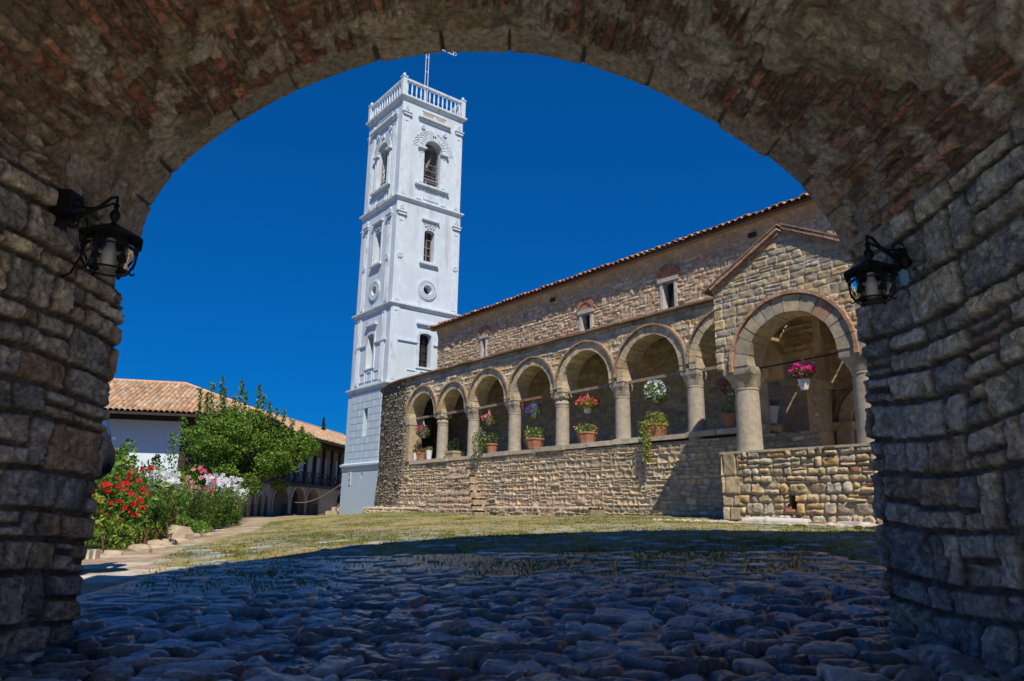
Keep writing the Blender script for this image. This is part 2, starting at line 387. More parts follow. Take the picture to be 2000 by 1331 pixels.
def ground_h(x, y):
    z = gz(x, y)
    grass = sst(4.9, 7.0, y + .9*(fbm(x*.7, y*.7, 3, 71)-.5)*2 - .25*np.clip(x, -4, 4)*0 + .35*np.clip(-x-1, 0, 3))
    path = sst(-.25, .1, xline(LAWN, y)-x + .35*(fbm(x*1.5, y*1.5, 3, 77)-.5)*2)*(y > 4.6)
    wx = x + .15*(fbm(x*2.6, y*2.6, 3, 50)-.5)*2; wy = y + .15*(fbm(x*2.6+9, y*2.6, 3, 51)-.5)*2
    ca, sa = math.cos(.12), math.sin(.12)
    u = (wx*ca+wy*sa)/.235; v = (-wx*sa+wy*ca)/.140
    F1, F2, bx, by, dx, dy = voro(u, v, 60)
    e = F2-F1; r1 = h01(bx, by, 63); r2 = h01(bx, by, 64); r3 = h01(bx, by, 65); r4 = h01(bx, by, 66)
    e = e - .12 - .16*(fbm(x*14, y*14, 3, 52)-.5)
    t = np.clip(e/.17, 0, 1); dome = np.sqrt(np.clip(1-(1-t)**2, 0, 1))*(.80+.20*np.clip(1-F1, 0, 1))
    # small stones wedged in the gaps
    G1, G2, gx, gy, _, _ = voro(u*2.7+5, v*2.7, 80)
    t2 = np.clip((G2-G1-.06)/.35, 0, 1); dome2 = np.sqrt(np.clip(1-(1-t2)**2, 0, 1))*.40
    amp = .014+.036*r1
    hn = dome*amp + dome*(dx*(r2-.5)+dy*(r3-.5))*.085 + dome*.022*(fbm(x*8, y*14, 4, 54)-.5) + dome*.010*(fbm(x*22, y*50, 4, 254)-.5) - dome*.014*sst(.10, .0, np.abs(fbm(x*6, y*10, 3, 154)-.5)*2)
    hs = dome2*.04 - .018
    big = hn > hs
    stones = np.maximum(hn, hs)
    pres = (h01(bx, by, 67) < .80-.45*grass)            # fewer stones stand out of the turf
    turf = .012*(fbm(x*5, y*5, 4, 55)-.2) + .010*(fbm(x*40, y*40, 2, 56)-.5)
    low = .020*dome*pres + .012*(fbm(x*9, y*9, 3, 54)-.5)*dome
    hh = stones*(1-grass) + np.maximum(low, turf)*grass
    hh = hh*(1-path) + path*(.03*(fbm(x*3, y*3, 4, 57)-.4))
    slate = np.array([.15, .185, .20]); sl2 = np.array([.42, .46, .47]); sl3 = np.array([.07, .08, .09]); qz = np.array([.42, .40, .38])
    c = mixc(np.tile(slate, (len(x), 1)), sl2, r3*r3); c = mixc(c, sl3, (r4 > .6)*.7); c = mixc(c, qz, (h01(bx, by, 68) > .965)*.8)
    c = c*(.7+.6*fbm(x*7, y*7, 4, 58))[:, None]
    vein = np.abs(fbm(x*3.1, y*4.7, 3, 59)-.5) < .007
    c = mixc(c, np.array([.34, .33, .32]), vein*.6*(r2 > .5))
    cs = np.tile(np.array([.10, .105, .11]), (len(x), 1))*(.6+.8*h01(gx, gy, 69))[:, None]
    soil = np.tile(np.array([.010, .010, .010]), (len(x), 1))*(.7+.6*fbm(x*9, y*9, 3, 90))[:, None]
    cn = mixc(soil, np.where(big[:, None], c, cs), np.where(big, sst(.0, .10, t), sst(0, .2, t2)))
    # turf: green patches, dry straw, bare earth, worn stone
    g = fbm(x*.9, y*.9, 4, 91); d2 = fbm(x*.45+3, y*.45, 3, 92); fine = fbm(x*14, y*7, 3, 93)
    green = np.array([.12, .155, .025]); dry = np.array([.30, .245, .09]); earth = np.array([.32, .235, .15]); worn = np.array([.30, .29, .27])
    ct = mixc(np.tile(green, (len(x), 1)), dry, sst(.32, .62, g*.65+fine*.35)); ct = mixc(ct, earth, sst(.57, .72, d2*.6+fine*.4)*.8)
    stone_on = np.where(low > turf+.002, 1., 0.)*sst(.1, .5, t)*pres
    wt = mixc(np.tile(worn, (len(x), 1)), c*1.4, 1-sst(8, 14, y)*.8)
    ct = mixc(ct, wt, stone_on*(.85-.55*sst(9, 14, y)))
    cc = mixc(cn, ct, grass)
    pe = np.array([.37, .28, .19]); pc = mixc(np.tile(pe, (len(x), 1)), np.array([.50, .46, .40]), sst(.50, .66, fbm(x*1.2, y*2, 4, 95)))
    pc = mixc(pc, np.array([.16, .17, .05]), sst(.56, .70, fbm(x*2.5, y*2.5, 4, 97))*.6)
    cc = mixc(cc, pc, path)
    bed = sst(-.1, .15, xline(BED, y)-x)*(y > 7.8)
    cc = mixc(cc, np.array([.10, .07, .045]), bed)
    hh = hh + bed*.05
    yard = sst(2.6, 2.2, y)*1.0  # pale colour added on unseen ground to bounce sunlight up to the vault
    cc = mixc(cc, np.array([.62, .55, .42]), yard)
    # a strip of bare earth and flat slabs along the foot of the porch
    return z+hh, cc
def ground_patch(name, xs, ys, hole=None, drop=0.):
    U, V = np.meshgrid(xs, ys, indexing='ij'); nu, nv = U.shape; U = U.ravel(); V = V.ravel()
    z, c = ground_h(U, V); z = z-drop
    i, j = np.meshgrid(np.arange(nu-1), np.arange(nv-1), indexing='ij'); a = (i*nv+j).ravel()
    Fc = np.stack([a, a+nv, a+nv+1, a+1], 1)
    if hole:
        uc = U[Fc].mean(1); vc = V[Fc].mean(1); Fc = Fc[~((uc > hole[0]) & (uc < hole[1]) & (vc > hole[2]) & (vc < hole[3]))]
    return np.c_[U, V, z], Fc, c
def merge(ps):
    Vs = []; Fs = []; Cs = []; n = 0
    for v, f, c in ps: Vs.append(v); Fs.append(f+n); Cs.append(c); n += len(v)
    return np.concatenate(Vs), np.concatenate(Fs), np.concatenate(Cs)
near = ground_patch('n', np.arange(-3.2, 3.4, .0135), np.arange(2.3, 8.0, .0135))
o = build('cobbled_ground', near, 'cobbles', smooth=60); o['kind'] = 'structure'
mid = ground_patch('m', np.arange(-13, 15, .042), np.arange(3.4, 30, .05), hole=(-3.15, 3.35, 2.4, 7.94), drop=.004)
a1 = ground_patch('b', np.arange(-40, 41, .5), np.arange(-20, 80, .5), hole=(-12.5, 14.5, 3.9, 29.5), drop=.02)
a1k = a1[1]; vc = a1[0][a1k].mean(1); keep = ~((np.abs(vc[:, 0]) < 3.0) & (vc[:, 1] > 2.6) & (vc[:, 1] < 5)); a1 = (a1[0], a1k[keep], a1[2])
r = 900; fv = np.array([(-r, -r, -.75), (r, -r, -.75), (r, r, -.75), (-r, r, -.75)]); fc = np.tile([.12, .13, .05], (4, 1))
o = build('ground', merge([mid, a1, (fv, np.array([[0, 1, 2, 3]]), fc)]), 'ground', smooth=180); o['kind'] = 'structure'

# ------------------------------------------------------------------ the gateway we look through
GPAL = [(.56, .50, .39), (.42, .40, .35), (.64, .54, .38), (.34, .34, .33), (.70, .63, .50), (.50, .38, .25), (.60, .56, .48)]
rimL = [(-2.49, -1.0), (-2.49, 1.25), (-2.485, 1.46), (-2.45, 1.71), (-2.38, 1.95), (-2.25, 2.17), (-2.05, 2.37), (-1.86, 2.53), (-1.57, 2.73), (-1.3, 2.87), (-1.09, 2.96), (-.88, 3.03), (-.53, 3.10), (-.07, 3.11), (.18, 3.09), (.43, 3.03), (.78, 2.90), (1.03, 2.77), (1.33, 2.59), (1.63, 2.38), (1.83, 2.20), (1.98, 2.02), (2.10, 1.82), (2.2, 1.60), (2.24, 1.33), (2.24, 1.17), (2.235, -1.0)]
rp = np.array(rimL); seg = np.r_[0, np.cumsum(np.linalg.norm(np.diff(rp, axis=0), axis=1))]
ss = np.linspace(0, seg[-1], 3000); rx = np.interp(ss, seg, rp[:, 0]); rz_ = np.interp(ss, seg, rp[:, 1])
kern = np.ones(90)/90
def smo(a): return np.convolve(np.pad(a, 45, 'edge'), kern, 'same')[45:-45]
rx = smo(rx); rz_ = smo(rz_)
tx = np.gradient(rx, ss); tz = np.gradient(rz_, ss); tl = np.hypot(tx, tz); nx_ = tz/tl; nz_ = -tx/tl     # pointing into the opening
L_ = seg[-1]; sL = 1.0+1.65; sR = L_-(1.0+1.70)         # s where the brick vault starts / ends
def gx(s, a): return np.interp(s, ss, a)
YE = 4.40
def gate_P(U, V):
    vr_ = np.where(V > L_/2, L_-V, V); k_ = -.012+.047*sst(2.3, 2.9, vr_)-.022*(V > L_/2)*sst(3.2, 2.4, vr_)
    k = np.where(U > YE-.001, .0, 0.)
    return np.c_[gx(V, rx)-gx(V, nx_)*k_, U, gx(V, rz_)-gx(V, nz_)*k_]
def gate_N(U, V): return np.c_[gx(V, nx_), np.zeros(len(U)), gx(V, nz_)]
def gate_h(U, V):
    vr = np.where(V > L_/2, L_-V, V)                     # height up each side
    GE = (-2., 5.5, -.5, 13.)
    h1, c1, pf1 = masonry(U, V+.03*np.sin(U*3), .205, .30, 101, GPAL, (.17, .15, .125), mw=.026, warp=.026, amp=.038, bev=.013, rough=.016, split=.34, rnd=.30, miss=.03, wvar=.6, hvar=.5, ext=GE, tilt=.5)
    rg_ = np.abs(fbm(U*9, V*11, 4, 111)-.5)*2; h1 = h1 + pf1*(.034*(fbm(U*13, V*16, 5, 112)-.5) - .016*sst(.07, .0, rg_)) + .009*(fbm(U*45, V*45, 2, 113)-.5)
    c1 = c1*(.35+1.3*fbm(U*16, V*16, 5, 114))[:, None]; c1 = mixc(c1, np.array([.72, .68, .58]), sst(.60, .68, fbm(U*13+3, V*17, 4, 115))*.55*pf1)  # strong mottling and bright flecks: highlights put into the stone colour
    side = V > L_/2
    c1 = np.where(side[:, None], c1*np.array([.80, .92, 1.04]), c1)  # right half tinted: its cooler light is put into the stone colour
    bp = [(.46, .22, .15), (.36, .17, .12), (.46, .29, .21), (.29, .19, .14), (.36, .27, .20), (.26, .13, .09), (.33, .24, .17)]
    h2, c2, pr = masonry(U, V, .074, .27, 151, bp, (.27, .22, .165), mw=.022, warp=.026, amp=.034, bev=.012, rough=.020, split=0, rnd=.5, miss=.12, hvar=.35, cvar=.7, ext=GE)
    pl = fbm(U*2.3, V*2.3, 4, 170); pw = sst(.50, .56, pl + .10*sst(1.2, .2, np.abs(V-L_/2)))
    lime = sst(.57, .63, fbm(U*6+4, V*6, 4, 175))
    hp = .030 + .095*(fbm(U*5, V*5, 5, 171)-.5)
    cp = np.tile([.38, .32, .235], (len(U), 1))*(.3+1.4*fbm(U*9, V*9, 4, 172))[:, None]
    h2 = h2*(1-pw)+hp*pw + .05*(fbm(U*2.2, V*3.5, 3, 173)-.5) + (.030*(fbm(U*20, V*24, 4, 174)-.5)); c2 = c2*(.6+.8*fbm(U*24, V*24, 4, 176))[:, None]; c2 = mixc(c2, cp, pw*.9)
    c2 = mixc(c2, np.array([.66, .61, .53]), lime*.6)
    c2 = np.where(side[:, None], c2*np.array([.74, .84, .94]), c2)  # right half of the vault likewise carries its dimmer bluish light as colour
    # ring of voussoirs at the mouth
    h3, c3, _ = masonry(V, U, 3.0, .46, 131, [(.42, .38, .32), (.48, .42, .34), (.36, .33, .29), (.54, .49, .41)], (.12, .10, .085), mw=.016, warp=.010, amp=.022, bev=.014, rough=.014, split=0, rnd=.05, miss=0, hvar=.0, wvar=.45, ext=(-.5, 13., -2., 5.5), tilt=.15)
    j = np.floor(V/.46); wj = .16+.13*h01(j, 0, 133); ring = sst(0, .012, U-(YE-wj+.02*(fbm(V*5, U*5, 2, 134)-.5)))
    brick = sst(-.02, .02, vr-(2.66+.05*(fbm(U*5, V*5, 2, 135)-.5)))
    h = h2*(1-ring)+(h3+.035)*ring; c = mixc(c2, c3, ring)
    edge = ring*(1-sst(0, .010, U-(YE-wj)-.0))
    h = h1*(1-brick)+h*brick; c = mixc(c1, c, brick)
    # round the outer arris and turn the last rows outwards
    q = np.clip((U-(YE-.06))/.06, 0, 1); h = h - .05*q**3 - np.where(U > YE+.0005, .30, 0)
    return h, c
gate = thing('stone_gateway', 'rough stone and brick vaulted gateway framing the whole courtyard view', 'gateway', (0, 4.4, -.66))
us = np.r_[np.arange(2.05, 2.9, .013), np.arange(2.9, YE, .0085), YE, YE+.002]
kL = ss[-1]/2
def part_gate(nm, s0, s1):
    vs = np.linspace(s0, s1, int((s1-s0)/.0085))
    sheet(nm, gate_P, gate_N, us, vs, gate_h, 'gate_masonry', gate, smooth=50, flip=True)
    sheet(nm, gate_P, gate_N, np.arange(0.1, 2.10, .06), np.linspace(s0, s1, int((s1-s0)/.06)), lambda U, V: (gate_h(U, V)[0]-.01, gate_h(U, V)[1]), 'gate_masonry', gate, smooth=50, flip=True)
part_gate('side_wall', .12, sL)
part_gate('vault', sL, sR)
part_gate('side_wall', sR, L_-.12)
# the building above the passage (its top edge throws the long shadow over the cobbles)
out = MB()
hole = [(float(gx(s, rx)-gx(s, nx_)*.14), float(gx(s, rz_)-gx(s, nz_)*.14)) for s in np.linspace(0, L_, 60)]
top = [(8.5, -1.0), (8.5, 8.5), (3.7, 8.35), (.7, 7.2), (-1.25, 6.0), (-3.07, 2.35), (-3.4, 1.6), (-3.5, -1.0)]
wall = [(x, z) for x, z in hole] + top
out.plate([wall], lambda a, z, t: (a, t, z), 3.4, 4.38)
build('outer_wall', out, 'old_plaster', gate)
sh = MB(); sh.box(-3.1, -2.75, 0.05, 3.38, -1, 3.6); sh.box(2.5, 2.85, 0.05, 3.38, -1, 3.6); sh.box(-3.1, 2.85, 0.05, 3.38, 3.6, 3.9)  # unseen boxes added around the vault to stop sun leaking in
build('sun_block_shell', sh, 'old_plaster', gate)

# ------------------------------------------------------------------ the church
SPAL = [(.58, .46, .29), (.50, .42, .29), (.64, .52, .35), (.42, .37, .29), (.64, .45, .22), (.48, .40, .30), (.68, .58, .42), (.40, .32, .23)]
RPAL = [(.58, .46, .31), (.50, .43, .32), (.64, .53, .37), (.44, .38, .29), (.62, .47, .29), (.50, .41, .29)]
MORT = (.44, .36, .26)
VPAL = [(.54, .45, .31), (.48, .41, .30), (.58, .49, .35), (.44, .39, .30), (.54, .42, .25)]
church = thing('stone_church', 'long rubble stone church with arcaded gallery, gabled porch and tiled eaves', 'church', (-14, 13.2, -.1), CH)
COLX = [-20.89, -19.05, -16.91, -14.78, -12.51, -10.24, -8.02]
EDG = [-22.9] + COLX
ZS = 3.24
arches = []
for i in range(len(EDG)-1):
    a, b = EDG[i], EDG[i+1]
    l = a+(.18 if i == 0 else .24); r = b-.24
    arches.append(((l+r)/2, (r-l)/2, ZS+.02*i, (r-l)/2*1.02))
YF = 13.2
# plan path: straight front, then the curved west end
pathp = np.array([(-7.2, YF), (-23.1, YF), (-23.7, YF+.02), (-24.7, YF+.15), (-25.7, YF+.42), (-26.4, YF+.72), (-27.2, YF+1.4), (-27.8, YF+2.9)])
pseg = np.r_[0, np.cumsum(np.linalg.norm(np.diff(pathp, axis=0), axis=1))]
def f_x(U): return np.interp(U, pseg, pathp[:, 0])
def f_y(U): return np.interp(U, pseg, pathp[:, 1])
def fac_P(U, V): return np.c_[f_x(U), f_y(U) - .10*(1-sst(-.3, 1.7, V))*1., V]
def fac_N(U, V):
    e = .2; dx = f_x(U+e)-f_x(U-e); dy = f_y(U+e)-f_y(U-e); l = np.hypot(dx, dy)+1e-9; return np.c_[dy/l*1., -dx/l*1., 0*U]*np.array([1, -1, 1]) if False else np.c_[-(-dy)/l*-1*-1, dx/l, 0*U]
def rooftop(x): return 4.72
def fac_mask(U, V):
    x = f_x(U); keep = (V < 4.70)
    op = (V > 1.62) & (V < ZS) & (x > -22.72) & (x < -7.3)
    for cx, rr, zs, ri in arches:
        op |= (V >= ZS-.001) & (((x-cx)/(rr+.03))**2 + ((V-zs)/(ri+.03))**2 < 1) | ((V > 1.62) & (V < zs) & (np.abs(x-cx) < rr+.02))
    # strips of impost over the columns stay
    return keep & ~op
def fac_h(U, V):
    x = f_x(U); west = sst(-23.0, -23.4, x)
    h1, c1, _ = masonry(U, V, .150, .235, 201, RPAL+[(.36, .30, .23), (.66, .50, .30)], (.36, .29, .21), mw=.016, warp=.045, amp=.042, bev=.050, rough=.014, split=.38, rnd=.95, miss=.01, cvar=.5, hvar=.45, wvar=.6, tilt=.25)
    h2, c2, _ = masonry(U, V, .135, .30, 221, SPAL, MORT, mw=.012, warp=.020, amp=.028, bev=.022, rough=.010, split=.2, rnd=.4, miss=.01, cvar=.4)
    h3, c3, _ = masonry(U, V, .075, .13, 241, [(.36, .32, .25), (.27, .25, .21), (.42, .37, .29), (.32, .27, .19)], (.17, .15, .12), mw=.012, warp=.04, amp=.07, bev=.03, rough=.02, split=.3, rnd=.9, miss=.05)  # curved end: rougher stone, the dimness of grazing sun put into its colour
    w = sst(1.9, 2.1, V+.2*(fbm(U, V, 2, 205)-.5)*0); h = h1*(1-w)+h2*w; c = mixc(c1, c2, w)
    h = h*(1-west)+h3*west; c = mixc(c, c3, west)
    slab = sst(4.42, 4.43, V)*(1-west)
    h4, c4, _ = masonry(U, V-.02, .30, .75, 261, [(.46, .43, .36), (.40, .38, .33), (.36, .33, .27)], MORT, mw=.016, warp=.006, amp=.045, bev=.02, rough=.012, split=0, rnd=.1, miss=0, hvar=0)
    h = h*(1-slab)+(h4+.01)*slab; c = mixc(c, c4, slab)
    return h, c
fu = np.arange(0, pseg[-1]-.01, .024); fv = np.arange(-.5, 4.72, .024)
sheet('arcade_wall', fac_P, lambda U, V: -fac_N(U, V)*np.array([1, 1, 1]), fu, fv, fac_h, 'masonry', church, CH, mask=fac_mask, smooth=60)

def PF(a, z, t): return (a, YF+t, z)
# structural thickness behind the skin: spandrels with arch holes, parapet with its coping
sp = MB()
lower = [(-26.0, 4.66), (-26.0, 3.2), (-22.72, 3.2)]
outl = [(-7.3, 4.66), (-23.1, 4.66), (-23.1, 1.6), (-22.72, 1.6)]
pts = []
for cx, rr, zs, ri in arches:
    pts += [(cx-rr-.03, ZS-.02)] + [(cx-(rr+.03)*math.cos(PI*k/16), zs+(ri+.03)*math.sin(PI*k/16)) for k in range(17)] + [(cx+rr+.03, ZS-.02)]
outl = outl + pts + [(-7.3, ZS-.02)]
sp.plate([outl], PF, .10, .50)
build('spandrel', sp, 'old_plaster', church, CH)
pb = MB(); pb.box(-23.2, -7.3, YF+.12, YF+.55, -.6, 1.60); build('parapet', pb, 'old_plaster', church, CH)
rg = random.Random(5)
cp = MB(); x = -22.7
while x < -8.4:
    w = rg.uniform(.7, 1.5); x2 = min(x+w, -8.36)
    skip = (-19.85 < (x+x2)/2 < -19.3)
    k = rg.uniform(.85, 1.1)
    zt = 1.66+.010*(x+22)
    cp.box(x+.01, x2-.01, YF-.035+rg.uniform(-.02, .02), YF+.6, zt-.10, zt+rg.uniform(0, .03), (.52*k, .46*k, .37*k)); x = x2
build('coping', cp, 'cut_stone', church, CH)
# voussoirs and hood of every gallery arch
for i, (cx, rr, zs, ri) in enumerate(arches):
    nv = max(11, int(rr*17)); vb = MB()
    a0, a1 = 0.0, PI
    if i == 6: a0 = PI*.30
    vb.voussoirs(cx, zs, rr, rr+.20, a0, a1, nv, PF, -.045, .50, seed=30+i, pal=VPAL, gap=.010, rv=.015, sz=ri/rr)
    if i != 6: vb.box(cx+rr, cx+rr+.2, YF-.04, YF+.5, ZS-.02, zs+.0, VPAL[i % 5])
    vb.box(cx-rr-.2, cx-rr, YF-.04, YF+.5, ZS-.02, zs, VPAL[(i+2) % 5])
    ar = build('gallery_arch', vb, 'cut_stone', church, CH)
    hb = MB(); hb.voussoirs(cx, zs, rr+.212, rr+.262, a0+.0, a1, nv*2, PF, -.10, .05, seed=60+i, pal=[(.33, .22, .15), (.36, .27, .19), (.30, .24, .19)], gap=.006, rv=.006, sz=ri/rr, cseg=2)
    build('hood_mould', hb, 'brick', ar, CH)
# columns
def column(x, y, zb, zt, r, capw, seedk, frame=CH, parent=church, ornate=False):
    b = MB(); H = zt-.38-zb
    prof = [(r*1.04, zb), (r*1.03, zb+.05), (r*1.0, zb+H*.3), (r*.98, zb+H*.7), (r*.95, zb+H-.05), (r*1.0, zb+H-.04), (r*1.0, zb+H)]
    b.lathe(prof, (x, y, 0), 28)
    c = build('column', b, 'column_stone', parent, frame, smooth=40)
    k = MB(); z0 = zb+H
    if ornate:
        k.lathe([(r, z0), (r*1.12, z0+.06), (capw*.80, z0+.16), (capw*.92, z0+.20), (capw, z0+.24), (capw, z0+.38)], (x, y, 0), 32, square=[0, 0, .25, .6, 1, 1])
        for q in range(20):
            a = q*PI/10; k.obox((x+math.cos(a)*capw*.98, y+math.sin(a)*capw*.98, z0+.24), (.022, 0, 0), (0, .022, 0), (0, 0, .04))
    else:
        k.lathe([(r, z0), (r*1.05, z0+.03), (capw*.86, z0+.17), (capw*.98, z0+.23), (capw, z0+.25), (capw, z0+.38)], (x, y, 0), 32, square=[0, .15, .8, .95, 1, 1])
    build('capital', k, 'capital_stone', c, frame, smooth=30)
    return c
for i, x in enumerate(COLX[:6]):
    column(x, YF+.20, 1.55, ZS, .195, .225, i, ornate=(i in (0, 3)))
rb = MB(); rb.box(-22.98, -22.70, YF-.07, YF+.48, ZS-.26, ZS-.02, (.45, .40, .31)); rb.box(-22.94, -22.72, YF-.05, YF+.46, 1.66, ZS-.26, (.42, .34, .22)); build('respond', rb, 'cut_stone', church, CH)
# wooden tie beams
for i, (cx, rr, zs, ri) in enumerate(arches):
    b = MB(); b.bar((cx-rr-.05, YF+.22, ZS-.03), (cx+rr+.05, YF+.22, ZS-.01), .07, .075)
    build('tie_beam', b, 'red_wood' if i == 3 else 'grey_wood', church, CH)
# inside of the gallery
def stoneh(ch, cw, seed, amp=.02, pal=SPAL, mort=MORT, **k):
    def f(U, V):
        h, c, _ = masonry(U, V, ch, cw, seed, pal, mort, amp=amp, **k); return h, c
    return f
YB = 15.9
sheet('gallery_back_wall', lambda U, V: np.c_[U, 0*U+YB, V], const((0, -1, 0)), np.arange(-27, -3, .045), np.arange(-.3, 4.9, .045), stoneh(.17, .34, 301, pal=[(.62, .52, .37), (.55, .47, .35), (.68, .57, .40), (.48, .42, .33)], mort=(.50, .43, .32)), 'masonry', church, CH, smooth=60)
fl = MB(); fl.box(-24.6, -4, YF+.2, YB, .3, .95); fl.box(-8.2, -4, 12.14, YF+.2, .3, .95); build('gallery_floor', fl, 'pale_paving', church, CH)
# transverse arch by the porch
tb = MB()
yc, r_ = 14.0, .72
lp = [(YF+.1, 4.7), (YF+.1, 1.0), (yc-r_, 1.0)] + [(yc-r_*math.cos(PI*k/14), 3.25+r_*.95*math.sin(PI*k/14)) for k in range(15)] + [(yc+r_, 2.95), (YB, 2.95), (YB, 4.7)]
tb.plate([lp], lambda a, z, t: (-8.3+t, a, z), -.45, -.02)
build('transverse_wall', tb, 'old_plaster', church, CH)
tv = MB(); tv.voussoirs(yc, 3.25, r_-.005, r_+.24, 0, PI, 11, lambda a, z, t: (-8.3+t, a, z), .02, -.47, seed=77, pal=[(.46, .38, .25), (.42, .34, .22)], gap=.01, sz=.95)
tv.box(-8.78, -8.26, yc+r_-.01, YB, .9, 2.80, (.48, .40, .29)); tv.box(-8.84, -8.20, yc+r_-.06, YB, 2.80, 2.96, (.50, .42, .30))
build('inner_arch', tv, 'cut_stone', church, CH)
mo = MB(); mo.box(-9.0, -5.0, YB-.10, YB-.01, 2.80, 2.92, (.50, .42, .30)); build('string_course', mo, 'cut_stone', church, CH)
# doorway at the back of the porch
dp = MB(); PBk = lambda a, z, t: (a, YB+t, z)
dp.voussoirs(-7.35, 2.05, .52, .80, 0, PI, 9, PBk, -.13, -.02, seed=81, pal=[(.60, .55, .46), (.55, .50, .42)], gap=.008)
dp.voussoirs(-7.35, 2.05, .83, .90, 0, PI, 19, PBk, -.17, -.02, seed=82, pal=[(.30, .20, .14)], gap=.006)
dp.box(-8.28, -7.80, YB-.22, YB-.02, 1.86, 2.05, (.60, .50, .36)); dp.box(-8.20, -7.86, YB-.18, YB-.02, .95, 1.86, (.56, .52, .46))
dp.box(-6.9, -6.45, YB-.22, YB-.02, 1.86, 2.05, (.60, .50, .36)); dp.box(-6.84, -6.5, YB-.18, YB-.02, .95, 1.86, (.56, .52, .46))
dr = build('portal', dp, 'cut_stone', church, CH)
db = MB(); db.plate([archloop(-7.35, 1.04, .95, 2.05)], PBk, -.05, -.02); build('door_leaf', db, 'cream_plaster', dr, CH)

# roof over the gallery: thin slabs that stick out over the wall
def tilehf(seed, pitch=.21, row=.36, amp=.045, pal=((.50, .26, .14), (.42, .22, .13), (.55, .33, .20), (.36, .20, .13), (.58, .40, .27))):
    pal = np.array(pal)
    def f(U, V):
        k = np.floor(U/pitch); fx = U/pitch-k; j = np.floor(V/row + .35*h01(k, 0, seed)); fy = V/row+.35*h01(k, 0, seed)-j
        r1 = h01(k, j, seed+1); r2 = h01(k, j, seed+2)
        x = (fx-.5)*2*(1+.1*(r2-.5)) + .12*(r1-.5); cov = np.sqrt(np.clip(1-(x/.78)**2, 0, 1))
        h = amp*(cov*1.35) + (.022*(1-fy))*(cov > 0) + .012*(r1-.5)
        c = pal[(r1*len(pal)).astype(int) % len(pal)]*(.75+.5*r2)[:, None]
        c = mixc(c, np.array([.14, .09, .06]), (cov <= 0)*.75)
        c = mixc(c, np.array([.34, .33, .27]), sst(.58, .70, fbm(U*1.3, V*1.3, 4, seed+4))*.5)
        return h, c
    return f
rf = MB()
def slabrow(mb, pathf, u0, u1, z, seed, lo=.35, hi=.8, over=.10, th=.045, dep=.5):
    rg = random.Random(seed); u = u0
    while u < u1:
        w = rg.uniform(lo, hi); a = u; b = min(u+w, u1)
        for k0, k1 in ((a+.004, b-.004),):
            p0 = pathf(k0); p1 = pathf(k1); t = Vector((p1[0]-p0[0], p1[1]-p0[1], 0)); L = t.length; t.normalize(); n = Vector((t.y, -t.x, 0))
            if n.y > 0: n = -n
            ov = over+rg.uniform(-.03, .03); c0 = Vector(((p0[0]+p1[0])/2, (p0[1]+p1[1])/2, z+rg.uniform(-.01, .01)))
            k = rg.uniform(.7, 1.15)
            mb.obox(c0+n*(ov-dep/2), t*L/2, n*dep/2, Vector((0, 0, th/2)), (.30*k, .22*k, .17*k))
        u = b
slabrow(rf, lambda u: (float(f_x(u)), float(f_y(u))), 1.0, pseg[-1]-1.6, 4.74, 3)
# sloping lean-to above
rf.add([(-7.4, YF-.05, 4.76), (-26.2, YF+.55, 4.76), (-26.2, 16.0, 5.18), (-7.4, 16.0, 5.18)], [(0, 1, 2, 3)], (.24, .20, .17))
rf.add([(-26.2, YF+.55, 4.76), (-27.6, 15.2, 4.76), (-27.6, 16.4, 5.18), (-26.2, 16.0, 5.18)], [(0, 1, 2, 3)], (.24, .20, .17))
gr = build('gallery_roof', rf, 'cut_stone', church, CH)
gs = MB()
def frag(mb, seed, n, f):
    rg = random.Random(seed)
    for _ in range(n): f(mb, rg)
def brokentile(mb, rg):
    x = rg.uniform(-16, -8.6); k = rg.uniform(.7, 1.2)
    mb.obox((x, YF+rg.uniform(.0, .35), 4.80+rg.uniform(0, .03)), Vector((rg.uniform(.06, .16), rg.uniform(-.03, .03), 0)), Vector((0, .08, .01)), (0, 0, .014), (.42*k, .17*k, .11*k))
frag(gs, 8, 60, brokentile); build('broken_tiles', gs, 'brick', gr, CH)['kind'] = 'stuff'

# nave wall above the gallery
YN = 16.0; ZE = 7.55
WIN = [(-22.17, 6.0, .22, .55), (-16.46, 5.75, .40, .62), (-13.0, 5.78, .42, .84)]
def nave_mask(U, V):
    op = np.zeros(len(U), bool)
    for cx, z0, w, h in WIN: op |= (np.abs(U-cx) < w/2+.03) & (V > z0-.5) & (V < z0+h+.03)
    return ~op
def nave_h(U, V):
    h, c, _ = masonry(U, V, .115, .195, 401, [(.56, .42, .27), (.50, .39, .26), (.60, .47, .31), (.45, .36, .26), (.62, .51, .37), (.54, .33, .21), (.42, .35, .27)], (.42, .32, .21), mw=.014, warp=.032, amp=.034, bev=.026, rough=.012, split=.32, rnd=.6, miss=.008, cvar=.45, hvar=.5, wvar=.6, tilt=.7)
    h2 = .03+.03*(fbm(U*1.2, V*3, 4, 405)-.5); c2 = np.tile([.47, .34, .21], (len(U), 1))*(.7+.5*fbm(U*2, V*3, 4, 406))[:, None]
    e = sst(7.10, 7.22, V+.14*(fbm(U*2.2, V*0, 3, 407)-.5)); cove = np.clip((V-7.1)/.45, 0, 1)**2*.16
    return h*(1-e)+h2*e+cove, mixc(c, c2, e)
sheet('nave_wall', lambda U, V: np.c_[U, 0*U+YN, V], const((0, -1, 0)), np.arange(-25.55, 3, .034), np.arange(4.6, ZE+.02, .034), nave_h, 'masonry', church, CH, mask=nave_mask, smooth=60)
nb = MB(); nb.box(-25.5, 3, YN+.55, YN+7, -.5, ZE); nb.box(-25.5, -25.1, YN+.05, YN+.6, -.5, ZE); build('nave_core', nb, 'old_plaster', church, CH)
